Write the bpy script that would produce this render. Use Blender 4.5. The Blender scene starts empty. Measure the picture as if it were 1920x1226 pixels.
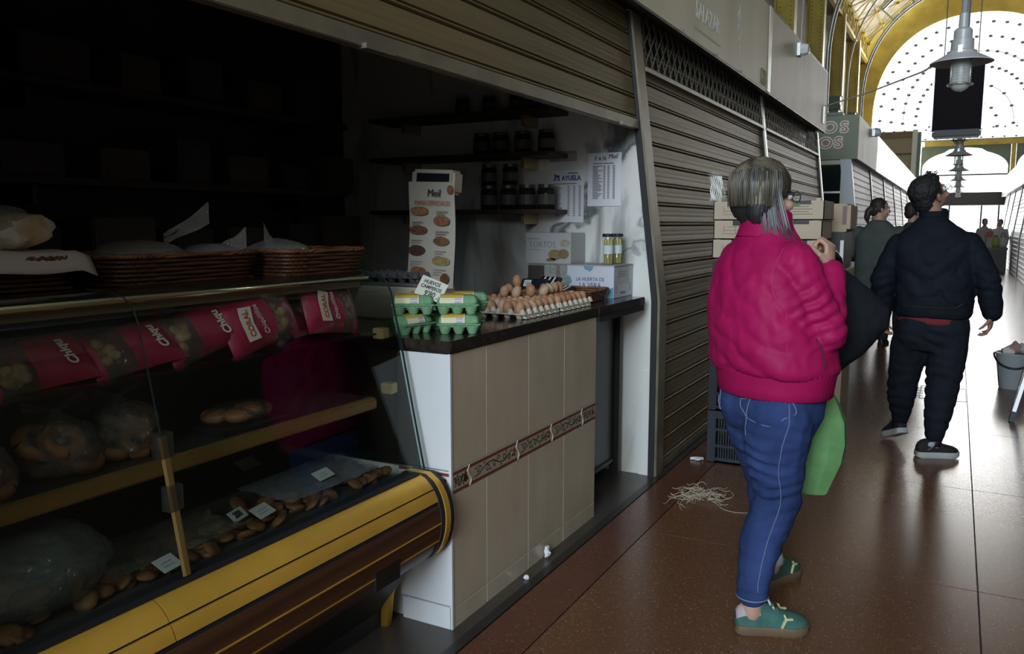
import bpy, bmesh, math, random
from math import sin, cos, pi, radians, sqrt, atan2
from mathutils import Vector, Matrix, noise
random.seed(7)
C = bpy.context.scene.collection
scn = bpy.context.scene

# ------------------------------------------------------------------ camera
cam_d = bpy.data.cameras.new('camera'); cam = bpy.data.objects.new('camera', cam_d); C.objects.link(cam)
cam.location = (0, 0, 1.42)
cam.rotation_euler = (radians(90 - 7.171), 0, radians(28.372))
cam_d.sensor_width = 36; cam_d.lens = 1534 / 1920 * 36; cam_d.clip_start = .05; cam_d.clip_end = 300
cam_d.dof.use_dof = False
scn.camera = cam
scn.view_settings.view_transform = 'Standard'; scn.view_settings.look = 'None'
scn.view_settings.gamma = 1; scn.view_settings.use_curve_mapping = False
scn.view_settings.exposure = 0.0
# ------------------------------------------------------------------ sky and daylight
w = bpy.data.worlds.new('overcast_sky'); scn.world = w; w.use_nodes = True
bgn = w.node_tree.nodes['Background']; bgn.inputs[0].default_value = (.93, .97, 1, 1); bgn.inputs[1].default_value = 2.2
def area(name, loc, rot, sx, sy, power, col):
    l = bpy.data.lights.new(name, 'AREA'); l.shape = 'RECTANGLE'; l.size = sx; l.size_y = sy; l.energy = power; l.color = col
    o = bpy.data.objects.new(name, l); C.objects.link(o); o.location = loc; o.rotation_euler = rot
    return o
# daylight falling in through the two end windows of the hall
area('daylight_far_window', (.25, 43.5, 5.6), (radians(-90), 0, 0), 9, 10, 2700, (1, .985, .97))
area('daylight_street_window', (.9, -9.6, 5.2), (radians(90), 0, 0), 5.4, 5.2, 1800, (.78, .89, 1))

# ------------------------------------------------------------------ materials
MATS = {}
def mat(name, col, rough=.5, metal=0., spec=.5, var=0., vscale=8., bump=0., bscale=60., stretch=None, trans=0., col2=None, coat=0.):
    if name in MATS: return MATS[name]
    m = bpy.data.materials.new(name); m.use_nodes = True; nt = m.node_tree; N = nt.nodes; L = nt.links
    b = N['Principled BSDF']
    b.inputs['Base Color'].default_value = (*col, 1); b.inputs['Roughness'].default_value = rough
    b.inputs['Metallic'].default_value = metal; b.inputs['Specular IOR Level'].default_value = spec
    if coat: b.inputs['Coat Weight'].default_value = coat; b.inputs['Coat Roughness'].default_value = .15
    if trans: b.inputs['Transmission Weight'].default_value = trans
    if var or bump:
        tc = N.new('ShaderNodeTexCoord'); mp = N.new('ShaderNodeMapping'); L.new(tc.outputs['Object'], mp.inputs[0])
        if stretch: mp.inputs['Scale'].default_value = stretch
    if var:
        nz = N.new('ShaderNodeTexNoise'); nz.inputs['Scale'].default_value = vscale; nz.inputs['Detail'].default_value = 5
        L.new(mp.outputs[0], nz.inputs['Vector'])
        rp = N.new('ShaderNodeValToRGB'); c2 = col2 or tuple(c * (1 - var) for c in col)
        rp.color_ramp.elements[0].position = .35; rp.color_ramp.elements[1].position = .68
        rp.color_ramp.elements[0].color = (*c2, 1); rp.color_ramp.elements[1].color = (*(col if col2 else tuple(min(1, c * (1 + var * .5)) for c in col)), 1)
        L.new(nz.outputs['Fac'], rp.inputs[0]); L.new(rp.outputs[0], b.inputs['Base Color'])
    if bump:
        n2 = N.new('ShaderNodeTexNoise'); n2.inputs['Scale'].default_value = bscale; n2.inputs['Detail'].default_value = 4
        L.new(mp.outputs[0], n2.inputs['Vector'])
        bp = N.new('ShaderNodeBump'); bp.inputs['Strength'].default_value = bump; bp.inputs['Distance'].default_value = .01
        L.new(n2.outputs['Fac'], bp.inputs['Height']); L.new(bp.outputs[0], b.inputs['Normal'])
    MATS[name] = m; return m
def film(name, tint=(.9, .95, .95), gloss=.5, rough=.08, milk=0., milk_col=(.8, .8, .8), wrinkle=0., ws=25.):
    """thin clear sheet: see-through, with a surface reflection and some milkiness"""
    m = bpy.data.materials.new(name); m.use_nodes = True; nt = m.node_tree; N = nt.nodes; L = nt.links
    N.remove(N['Principled BSDF']); out = N['Material Output']
    t = N.new('ShaderNodeBsdfTransparent'); t.inputs[0].default_value = (*tint, 1)
    g = N.new('ShaderNodeBsdfGlossy'); g.inputs['Roughness'].default_value = rough
    f = N.new('ShaderNodeLayerWeight'); f.inputs[0].default_value = .5
    pw = N.new('ShaderNodeMath'); pw.operation = 'POWER'; pw.inputs[1].default_value = 5; L.new(f.outputs['Facing'], pw.inputs[0])
    mul = N.new('ShaderNodeMath'); mul.operation = 'MULTIPLY_ADD'; mul.inputs[1].default_value = .96 * min(1, gloss * 2); mul.inputs[2].default_value = .04 * gloss * 2; mul.use_clamp = True
    L.new(pw.outputs[0], mul.inputs[0])
    mx = N.new('ShaderNodeMixShader'); L.new(mul.outputs[0], mx.inputs[0]); L.new(t.outputs[0], mx.inputs[1]); L.new(g.outputs[0], mx.inputs[2])
    last = mx
    if milk:
        d = N.new('ShaderNodeBsdfDiffuse'); d.inputs[0].default_value = (*milk_col, 1)
        m2 = N.new('ShaderNodeMixShader'); m2.inputs[0].default_value = milk
        L.new(mx.outputs[0], m2.inputs[1]); L.new(d.outputs[0], m2.inputs[2]); last = m2
    if wrinkle:
        tc = N.new('ShaderNodeTexCoord'); n2 = N.new('ShaderNodeTexNoise'); n2.inputs['Scale'].default_value = ws; n2.inputs['Detail'].default_value = 3; n2.inputs['Distortion'].default_value = 1.2
        L.new(tc.outputs['Object'], n2.inputs['Vector']); bp = N.new('ShaderNodeBump'); bp.inputs['Strength'].default_value = wrinkle; bp.inputs['Distance'].default_value = .03
        L.new(n2.outputs['Fac'], bp.inputs['Height']); L.new(bp.outputs[0], g.inputs['Normal']); L.new(bp.outputs[0], f.inputs['Normal'])
    L.new(last.outputs[0], out.inputs[0])
    MATS[name] = m; return m

# ------------------------------------------------------------------ objects
def loc_sum(o):
    v = Vector((0, 0, 0))
    while o: v += o.location; o = o.parent
    return v
def tag(o, label=None, cat=None, group=None, kind=None):
    if label: o['label'] = label
    if cat: o['category'] = cat
    if group: o['group'] = group
    if kind: o['kind'] = kind
    return o
def thing(name, label, cat, loc=(0, 0, 0), group=None):
    o = bpy.data.objects.new(name, None); o.empty_display_size = .1; C.objects.link(o); o.location = loc
    return tag(o, label, cat, group)
def kids(o): return [c for c in bpy.data.objects if c.parent == o]
def copy_tree(o, parent=None):
    c = o.copy(); C.objects.link(c); c.parent = parent
    for k in list(o.children): copy_tree(k, c)
    return c
def link_mesh(name, me, parent=None, at=None):
    o = bpy.data.objects.new(name, me); C.objects.link(o)
    if parent is not None: o.parent = parent
    if at is not None: o.location = at
    return o
def frame(o, xa, ya):
    """matrix whose local x, y run along xa, ya"""
    xa = Vector(xa).normalized(); ya = Vector(ya).normalized(); za = xa.cross(ya).normalized(); ya = za.cross(xa)
    M = Matrix.Identity(4)
    for i in range(3): M[i][0], M[i][1], M[i][2], M[i][3] = xa[i], ya[i], za[i], Vector(o)[i]
    return M
class MB:
    def __init__(s): s.v = []; s.f = []; s.m = []
    def add(s, vs, fs, m=0):
        o = len(s.v); s.v += [tuple(v) for v in vs]
        for f in fs: s.f.append(tuple(i + o for i in f)); s.m.append(m)
        return s
    def box(s, x0, x1, y0, y1, z0, z1, m=0):
        vs = [(x, y, z) for x in (x0, x1) for y in (y0, y1) for z in (z0, z1)]
        return s.add(vs, [(0, 1, 3, 2), (4, 6, 7, 5), (0, 4, 5, 1), (2, 3, 7, 6), (0, 2, 6, 4), (1, 5, 7, 3)], m)
    def bar(s, M, x0, x1, y0, y1, z0, z1, m=0):
        t = MB().box(x0, x1, y0, y1, z0, z1); return s.add([M @ Vector(v) for v in t.v], t.f, m)
    def beam(s, a, b, wx, wz, up=(0, 0, 1), m=0):
        a = Vector(a); b = Vector(b); d = b - a; L = d.length
        u = Vector(up)
        if abs(d.normalized().dot(u)) > .98: u = Vector((0, 1, 0))
        sd = d.cross(u).normalized(); M = frame(a, d, sd)
        return s.bar(M, 0, L, -wx / 2, wx / 2, -wz / 2, wz / 2, m)
    def tube(s, pts, r, seg=8, m=0, caps=True, flat=None):
        pts = [Vector(p) for p in pts]; n = len(pts); rs = r if isinstance(r, (list, tuple)) else [r] * n
        t0 = (pts[1] - pts[0]).normalized(); u = Vector((0, 0, 1)) if abs(t0.z) < .9 else Vector((1, 0, 0))
        a = t0.cross(u).normalized(); rings = []
        for i, p in enumerate(pts):
            t = ((pts[min(i + 1, n - 1)] - pts[max(i - 1, 0)])).normalized()
            a = (a - t * a.dot(t)).normalized(); b = t.cross(a)
            k = flat or 1
            rings.append([p + a * rs[i] * cos(2 * pi * j / seg) + b * rs[i] * k * sin(2 * pi * j / seg) for j in range(seg)])
        return s.loft(rings, m, caps)
    def loft(s, rings, m=0, caps=True, closed=True):
        k = len(rings[0]); vs = [p for r in rings for p in r]; fs = []
        for i in range(len(rings) - 1):
            for j in range(k if closed else k - 1):
                j2 = (j + 1) % k; fs.append((i * k + j, i * k + j2, (i + 1) * k + j2, (i + 1) * k + j))
        if caps and closed:
            fs.append(tuple(reversed(range(k)))); o = (len(rings) - 1) * k; fs.append(tuple(o + j for j in range(k)))
        return s.add(vs, fs, m)
    def lathe(s, prof, c=(0, 0, 0), seg=20, m=0, M=None, caps=True, a0=0, a1=2 * pi):
        rings = []
        for r, z in prof:
            rings.append([Vector((r * cos(a0 + (a1 - a0) * j / seg), r * sin(a0 + (a1 - a0) * j / seg), z)) for j in range(seg)])
        T = M if M is not None else Matrix.Translation(c)
        return s.loft([[T @ p for p in r] for r in rings], m, caps)
    def ball(s, c, rx, ry=None, rz=None, M=None, seg=14, rg=9, m=0):
        ry = ry or rx; rz = rz or rx; R = M.to_3x3() if M is not None else Matrix.Identity(3); c = Vector(c)
        rings = []
        for i in range(1, rg):
            th = pi * i / rg
            rings.append([c + R @ Vector((rx * sin(th) * cos(2 * pi * j / seg), ry * sin(th) * sin(2 * pi * j / seg), rz * cos(th))) for j in range(seg)])
        vs = [p for r in rings for p in r] + [c + R @ Vector((0, 0, rz)), c + R @ Vector((0, 0, -rz))]; fs = []
        for i in range(rg - 2):
            for j in range(seg): fs.append((i * seg + j, (i + 1) * seg + j, (i + 1) * seg + (j + 1) % seg, i * seg + (j + 1) % seg))
        T = len(vs) - 2
        for j in range(seg): fs.append((T, j, (j + 1) % seg)); fs.append((T + 1, (rg - 2) * seg + (j + 1) % seg, (rg - 2) * seg + j))
        return s.add(vs, fs, m)
    def grid(s, fn, nu, nv, m=0):
        vs = [fn(i / nu, j / nv) for i in range(nu + 1) for j in range(nv + 1)]
        fs = [(i * (nv + 1) + j, (i + 1) * (nv + 1) + j, (i + 1) * (nv + 1) + j + 1, i * (nv + 1) + j + 1) for i in range(nu) for j in range(nv)]
        return s.add(vs, fs, m)
    def prism(s, poly, M, d0, d1, m=0):
        """polygon in local xy of M, extruded along local z"""
        a = [M @ Vector((x, y, d0)) for x, y in poly]; b = [M @ Vector((x, y, d1)) for x, y in poly]; n = len(poly)
        return s.add(a + b, [tuple(reversed(range(n))), tuple(range(n, 2 * n))] + [(i, (i + 1) % n, (i + 1) % n + n, i + n) for i in range(n)], m)
    def quad(s, M, x0, x1, y0, y1, z=0, m=0):
        return s.add([M @ Vector(p) for p in ((x0, y0, z), (x1, y0, z), (x1, y1, z), (x0, y1, z))], [(0, 1, 2, 3)], m)
    def mesh(s, mats, off=(0, 0, 0), smooth=False, bevel=0, name='mesh', fix=True):
        me = bpy.data.meshes.new(name); o = Vector(off)
        me.from_pydata([tuple(Vector(v) - o) for v in s.v], [], s.f)
        ms = mats if isinstance(mats, (list, tuple)) else [mats]
        for m in ms: me.materials.append(m)
        if len(ms) > 1: me.polygons.foreach_set('material_index', s.m)
        if bevel or fix:
            b = bmesh.new(); b.from_mesh(me)
            if fix: bmesh.ops.recalc_face_normals(b, faces=b.faces)
            if bevel: bmesh.ops.bevel(b, geom=[e for e in b.edges if len(e.link_faces) == 2 and e.calc_face_angle(0) > .6], offset=bevel, segments=2, affect='EDGES', clamp_overlap=True)
            b.to_mesh(me); b.free()
        if smooth:
            me.polygons.foreach_set('use_smooth', [True] * len(me.polygons))
            if smooth == 'auto': 
                try: me.set_sharp_from_angle(angle=radians(38))
                except Exception: pass
        me.update(); return me
    def build(s, name, mats, parent=None, smooth=False, bevel=0, kind=None, label=None, at=None, fix=True):
        off = loc_sum(parent) if parent is not None else Vector((0, 0, 0))
        if parent is None and at is None and s.v:            # origin at the base centre of a lone mesh
            xs = [v[0] for v in s.v]; ys = [v[1] for v in s.v]; zs = [v[2] for v in s.v]
            at = Vector(((min(xs) + max(xs)) / 2, (min(ys) + max(ys)) / 2, min(zs)))
        if parent is None: off = Vector(at)
        o = link_mesh(name, s.mesh(mats, off, smooth, bevel, name, fix), parent)
        if parent is None: o.location = off
        if kind: o['kind'] = kind
        if label: o['label'] = label
        return o
def struct(name, mb, mats, **k):
    return mb.build(name, mats, kind='structure', **k)
def text(body, size, M, m, name, parent, align='CENTER', ext=.0006, sx=1., shear=0., lines=1.0, bold=0., label=None):
    cu = bpy.data.curves.new(name, 'FONT'); cu.body = body; cu.size = size; cu.extrude = ext; cu.align_x = align; cu.align_y = 'CENTER'
    cu.shear = shear; cu.space_line = lines; cu.resolution_u = 3; cu.offset = bold
    t = bpy.data.objects.new('tmp', cu); C.objects.link(t)
    bpy.context.view_layer.update()
    me = bpy.data.meshes.new_from_object(t.evaluated_get(bpy.context.evaluated_depsgraph_get()))
    bpy.data.objects.remove(t); bpy.data.curves.remove(cu)
    off = loc_sum(parent) if parent is not None else Vector((0, 0, 0))
    me.transform(Matrix.Translation(-off) @ M @ Matrix.Diagonal((sx, 1, 1, 1)))
    me.materials.clear(); me.materials.append(m); me.name = name
    o = link_mesh(name, me, parent)
    if label: o['label'] = label
    return o
def remeshed(mb, voxel, smooth=4):
    me = mb.mesh(MATS['plain']); o = bpy.data.objects.new('tmp', me); C.objects.link(o)
    md = o.modifiers.new('r', 'REMESH'); md.mode = 'VOXEL'; md.voxel_size = voxel; md.use_smooth_shade = True
    if smooth: sm = o.modifiers.new('s', 'SMOOTH'); sm.factor = .5; sm.iterations = smooth
    bpy.context.view_layer.update()
    r = bpy.data.meshes.new_from_object(o.evaluated_get(bpy.context.evaluated_depsgraph_get()))
    bpy.data.objects.remove(o); bpy.data.meshes.remove(me)
    return r
def blob(name, mb, voxel, mats, parent, smooth=4, pick=None, warp=None, label=None):
    """one continuous surface grown over the overlapping shapes in mb"""
    me = remeshed(mb, voxel, smooth)
    if warp:
        nn = [v.normal.copy() for v in me.vertices]
        for v, n in zip(me.vertices, nn): v.co = v.co + n * warp(v.co, n)
    ms = mats if isinstance(mats, (list, tuple)) else [mats]
    me.materials.clear()
    for m in ms: me.materials.append(m)
    if pick:
        for p in me.polygons: p.material_index = pick(p.center, p.normal)
    else: me.polygons.foreach_set('material_index', [0] * len(me.polygons))
    me.polygons.foreach_set('use_smooth', [True] * len(me.polygons))
    off = loc_sum(parent); me.transform(Matrix.Translation(-off)); me.name = name
    o = link_mesh(name, me, parent)
    if label: o['label'] = label
    return o
mat('plain', (.5, .5, .5))
# ------------------------------------------------------------------ base materials
M_slat = mat('bronze_slat', (.205, .158, .075), .50, .35, .28, .22, 3., .15, 90, (1, .25, 3))
M_slat_grey = mat('steel_slat', (.30, .29, .27), .48, .25, .5, .25, 3., .1, 60, (1, .3, 3))
M_guide = mat('guide_rail_steel', (.25, .215, .15), .4, .4, .5, .25, 6)
M_dark = mat('dark_steel', (.035, .033, .032), .4, .3)
M_black = mat('black_plastic', (.012, .012, .013), .45)
M_sign = mat('sign_panel_greige', (.80, .71, .52), .50, 0, .35, .14, 1.6, .04, 20, (1, 1, .3))
M_signedge = mat('sign_trim_cream', (.66, .62, .50), .3)
M_white = mat('white_lettering', (.78, .77, .70), .5)
M_ink = mat('black_ink', (.02, .02, .025), .6)
M_blueink = mat('blue_ink', (.05, .07, .25), .6)
M_redink = mat('red_ink', (.55, .07, .05), .6)
M_greyink = mat('grey_ink', (.22, .22, .24), .6)
M_paper = mat('white_paper', (.80, .80, .84), .6)
M_yellow = mat('yellow_iron', (.64, .47, .075), .45, 0, .5, .22, 2., .1, 20)
M_green = mat('green_iron', (.17, .23, .16), .45, 0, .5, .15, 3.)
M_darkgreen = mat('dark_green_iron', (.06, .085, .07), .5)
M_greytube = mat('grey_green_tube', (.34, .40, .38), .35, .3)
M_cream = mat('cream_conduit', (.72, .63, .48), .4)
M_alu = mat('brushed_aluminium', (.52, .52, .53), .35, .75)
M_gold = mat('gold_anodised', (.84, .485, .07), .42, .45, .5, .12, 5, 0, 60)
M_wood = mat('brown_wood_film', (.10, .040, .018), .38, 0, .5, .45, 5., .05, 50, (1, .12, 6))
M_rubber = mat('black_rubber', (.015, .015, .017), .6)
M_glass = film('clear_glass', (.93, .965, .955), .32, .02)
M_wglass = film('window_glass', (.97, .98, .98), .3, .05)
M_skin = mat('skin', (.50, .30, .22), .5, 0, .4, .06, 12)
M_skin_d = mat('skin_tan', (.34, .18, .13), .5, 0, .4, .06, 12)
M_kraft = mat('cardboard', (.42, .33, .235), .75, 0, .3, .10, 6., .05, 120)
M_kraft2 = mat('cardboard_light', (.50, .42, .32), .75, 0, .3, .08, 6., .05, 120)
M_conc = mat('grey_brown_screed', (.075, .062, .053), .30, 0, .5, .25, 3.)
def terrazzo(name, base, chip, rough):
    m = bpy.data.materials.new(name); m.use_nodes = True; N = m.node_tree.nodes; L = m.node_tree.links; b = N['Principled BSDF']
    g = N.new('ShaderNodeNewGeometry')
    vo = N.new('ShaderNodeTexVoronoi'); vo.inputs['Scale'].default_value = 210; L.new(g.outputs['Position'], vo.inputs['Vector'])
    r = N.new('ShaderNodeValToRGB'); r.color_ramp.interpolation = 'CONSTANT'
    r.color_ramp.elements[0].color = (*[c * .85 for c in base], 1); r.color_ramp.elements[1].position = .35; r.color_ramp.elements[1].color = (*base, 1)
    e = r.color_ramp.elements.new(.8); e.color = (*[c * 1.2 for c in base], 1); e = r.color_ramp.elements.new(.975); e.color = (*chip, 1)
    sp = N.new('ShaderNodeSeparateColor'); L.new(vo.outputs['Color'], sp.inputs[0]); L.new(sp.outputs[0], r.inputs[0])
    n = N.new('ShaderNodeTexNoise'); n.inputs['Scale'].default_value = .9; n.inputs['Detail'].default_value = 4; L.new(g.outputs['Position'], n.inputs['Vector'])
    mx = N.new('ShaderNodeMix'); mx.data_type = 'RGBA'; mx.blend_type = 'MULTIPLY'; mx.inputs[0].default_value = .35
    L.new(r.outputs[0], mx.inputs[6]); L.new(n.outputs['Fac'], mx.inputs[7]); L.new(mx.outputs[2], b.inputs['Base Color'])
    rr = N.new('ShaderNodeMapRange'); rr.inputs['To Min'].default_value = rough * .93; rr.inputs['To Max'].default_value = rough * 1.08
    n3 = N.new('ShaderNodeTexNoise'); n3.inputs['Scale'].default_value = 5; n3.inputs['Detail'].default_value = 5; L.new(g.outputs['Position'], n3.inputs['Vector'])
    b.inputs['Specular IOR Level'].default_value = .5; L.new(n3.outputs['Fac'], rr.inputs[0]); L.new(rr.outputs[0], b.inputs['Roughness'])
    MATS[name] = m; return m
M_terr = terrazzo('brown_terrazzo', (.20, .088, .043), (.38, .27, .18), .25)
M_terr_red = terrazzo('red_terrazzo', (.155, .056, .033), (.32, .16, .10), .27)
M_joint = mat('floor_joint', (.03, .022, .018), .7)
def marble(name, base, vein, warm, vs):
    m = bpy.data.materials.new(name); m.use_nodes = True; N = m.node_tree.nodes; L = m.node_tree.links; b = N['Principled BSDF']
    g = N.new('ShaderNodeNewGeometry'); mp = N.new('ShaderNodeMapping'); L.new(g.outputs['Position'], mp.inputs[0])
    mp.inputs['Rotation'].default_value = (0, radians(-38), 0); mp.inputs['Scale'].default_value = (vs, vs, vs * .34)
    n = N.new('ShaderNodeTexNoise'); n.inputs['Scale'].default_value = 2.2; n.inputs['Detail'].default_value = 6; n.inputs['Distortion'].default_value = .9
    L.new(mp.outputs[0], n.inputs['Vector'])
    r = N.new('ShaderNodeValToRGB'); el = r.color_ramp.elements
    el[0].position = .36; el[0].color = (*vein, 1); el[1].position = .47; el[1].color = (*base, 1)
    e = el.new(.43); e.color = (*[(a + c) / 2 for a, c in zip(vein, base)], 1); e = el.new(.60); e.color = (*base, 1); e = el.new(.66); e.color = (*warm, 1); e = el.new(.72); e.color = (*base, 1)
    L.new(n.outputs['Fac'], r.inputs[0]); L.new(r.outputs[0], b.inputs['Base Color']); b.inputs['Roughness'].default_value = .18
    MATS[name] = m; return m
M_marble = marble('veined_marble', (.78, .78, .74), (.30, .32, .31), (.58, .56, .50), 1.2)
nt_ = M_marble.node_tree; N_, L_ = nt_.nodes, nt_.links
g_ = N_.new('ShaderNodeNewGeometry'); n_ = N_.new('ShaderNodeTexNoise'); n_.inputs['Scale'].default_value = 4.5; n_.inputs['Detail'].default_value = 5; L_.new(g_.outputs['Position'], n_.inputs['Vector'])
v1 = N_.new('ShaderNodeVectorMath'); v1.operation = 'DOT_PRODUCT'; v1.inputs[1].default_value = (.80, 0, -.60); L_.new(g_.outputs['Position'], v1.inputs[0])
ad = N_.new('ShaderNodeMath'); ad.operation = 'MULTIPLY_ADD'; ad.inputs[1].default_value = .5; L_.new(n_.outputs['Fac'], ad.inputs[0]); L_.new(v1.outputs['Value'], ad.inputs[2])
rv_ = N_.new('ShaderNodeValToRGB'); e_ = rv_.color_ramp.elements; mr = N_.new('ShaderNodeMapRange'); mr.inputs['From Min'].default_value = -2.4; mr.inputs['From Max'].default_value = -1.4; L_.new(ad.outputs[0], mr.inputs[0]); L_.new(mr.outputs[0], rv_.inputs[0])
e_[0].position = .14; e_[0].color = (0, 0, 0, 1); e_[1].position = .30; e_[1].color = (0, 0, 0, 1)
for p_, v_ in ((.18, .95), (.215, .45), (.26, .95), (.56, 0), (.578, .55), (.60, 0)): q_ = e_.new(p_); q_.color = (v_, v_, v_, 1)
mx_ = N_.new('ShaderNodeMix'); mx_.data_type = 'RGBA'; mx_.inputs[7].default_value = (.11, .13, .12, 1); b_ = N_['Principled BSDF']; src_ = b_.inputs['Base Color'].links[0].from_socket
L_.new(rv_.outputs[0], mx_.inputs[0]); L_.new(src_, mx_.inputs[6]); L_.new(mx_.outputs[2], b_.inputs['Base Color'])
M_tile = mat('beige_wall_tile', (.66, .57, .43), .22, 0, .5, .16, 4., 0, 60, (1.6, 1.6, .6), col2=(.57, .48, .35))
M_tile_w = mat('white_marble_tile', (.74, .76, .78), .2, 0, .5, .05, 4., 0, 60, (2, 2, .6))
M_grout = mat('tile_grout', (.55, .52, .46), .8)
M_countertop = mat('dark_granite_top', (.035, .027, .023), .16, 0, .5, .5, 40)

# ------------------------------------------------------------------ facade line: upright to 1 m, then leaning back
def fac(z): return -1.415 if z < 1. else -1.415 - .1235 * (z - 1.)
LEAN = math.atan(.1235)
# ------------------------------------------------------------------ floor
fl = struct('floor', MB().box(-6, 6.5, -10, 45, -.12, -.008), M_joint, at=(0, 0, -.12))
def slab(x0, x1, y0, y1, m):
    g = .003
    return MB().box(x0 + g, x1 - g, y0 + g, y1 - g, -.0085, 0).build('floor_slab', m, fl)
yj = [3.53 + 1.39 * k for k in range(-4, 12)]
for a, b in zip(yj[:-1], yj[1:]):
    slab(-1.19, .155, a, b, M_terr); slab(.155, 1.42, a, b, M_terr)
ym = [2.3 + 2.78 * k for k in range(-3, 6)]
for a, b in zip(ym[:-1], ym[1:]): slab(-1.385, -1.19, a, b, M_terr_red)
far = MB()
far.box(-1.385, -1.19, ym[-1], 40, -.0085, 0, 1); far.box(-1.19, 1.42, yj[-1], 42.9, -.0085, 0, 0)
far.box(-1.19, 1.42, -10, yj[0], -.0085, 0, 0); far.box(-1.385, -1.19, -10, ym[0], -.0085, 0, 1); far.box(1.42, 6, -10, 42.9, -.0085, 0, 0); far.box(-6, -1.385, 11.1, 14.6, -.0085, 0, 0)
far.build('floor_paving', [M_terr, M_terr_red], fl)
MB().box(-1.425, -1.385, -6, 11.1, -.0085, .004).build('threshold_rail', M_dark, fl)
MB().box(-3.6, -1.425, -6, 4.36, -.0085, .002).build('stall_screed', M_conc, fl)
cv = MB(); x0, x1, y0, y1 = -.2, .155, 7.41, 8.0
cv.box(x0, x1, y0, y0 + .012, 0, .002); cv.box(x0, x0 + .012, y0, y1, 0, .002); cv.box(x1 - .012, x1, y0, y1, 0, .002); cv.box(x0, x1, y1 - .012, y1, 0, .002)
for k in range(4): cv.box(x0 - .03, x0 + .03, y0 + .1 + k * .12, y0 + .115 + k * .12, 0, .002)
tag(cv.build('access_cover', M_dark), 'thin dark metal frame of a square cover set in the aisle floor', 'floor cover')

# ------------------------------------------------------------------ hall: walls, arches, roof
XC, HW, ZS, HT = .25, 3.85, 6.0, 4.15          # nave centre, half width, spring height, rise
def arc(t, k=1., kz=None, n=2.25):
    kz = kz or k
    c, s_ = cos(t), sin(t)
    return XC - HW * k * math.copysign(abs(c) ** (2 / n), c), ZS + HT * kz * abs(s_) ** (2 / n)
M_wall = mat('upper_wall_ochre_grey', (.24, .21, .15), .7, 0, .3, .3, 1.2)
M_ceil = mat('vault_boards', (.34, .32, .27), .6, 0, .3, .2, 1.2)
struct('wall_right_row', MB().box(1.50, 1.62, -9, 8.84, 0, 3.2), mat('near_row_brown', (.26, .24, .20), .6), at=(1.55, 0, 0))
MB().box(1.47, 1.50, -9, 8.84, 2.48, 3.2).build('white_fascia', mat('fascia_white', (.75, .73, .70), .5), bpy.data.objects['wall_right_row'])
struct('wall_left', MB().box(-4.75, -4.62, -10, 41, 0, 8.45), M_wall, at=(-4.7, 15, 0))
struct('wall_right', MB().box(5.12, 5.25, -10, 41, 0, 8.45), M_wall, at=(5.2, 15, 0))
YA = [2.4 + 4.7 * k for k in range(-2, 9)]
XL, XR, ZF = -3.95, 4.45, 8.45                    # column rows and top of the columns
M_roofglass = film('milky_roof_glass', (.66, .62, .53), .2, .2, .40, (.85, .83, .77))
M_frost = film('frosted_pane', (.6, .6, .62), .4, .2, .55, (.62, .60, .60), .6, 30)
RZ = lambda q: ZF + .85 + q * 2.1                 # roof slope, q from eave to ridge side
RX = lambda q, s_: (XL + q * 2.5) if s_ < 0 else (XR - q * 2.5)
ce = struct('ceiling', MB().box(RX(1, -1), RX(1, 1), -10, 40.4, RZ(1), RZ(1) + .1), M_ceil, at=(XC, 15, RZ(1)))
MB().box(-4.8, XL - .02, -10, 40.4, 8.45, 8.52).build('ledge', M_wall, ce); MB().box(XR + .02, 5.3, -10, 40.4, 8.45, 8.52).build('ledge', M_wall, ce)
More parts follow.
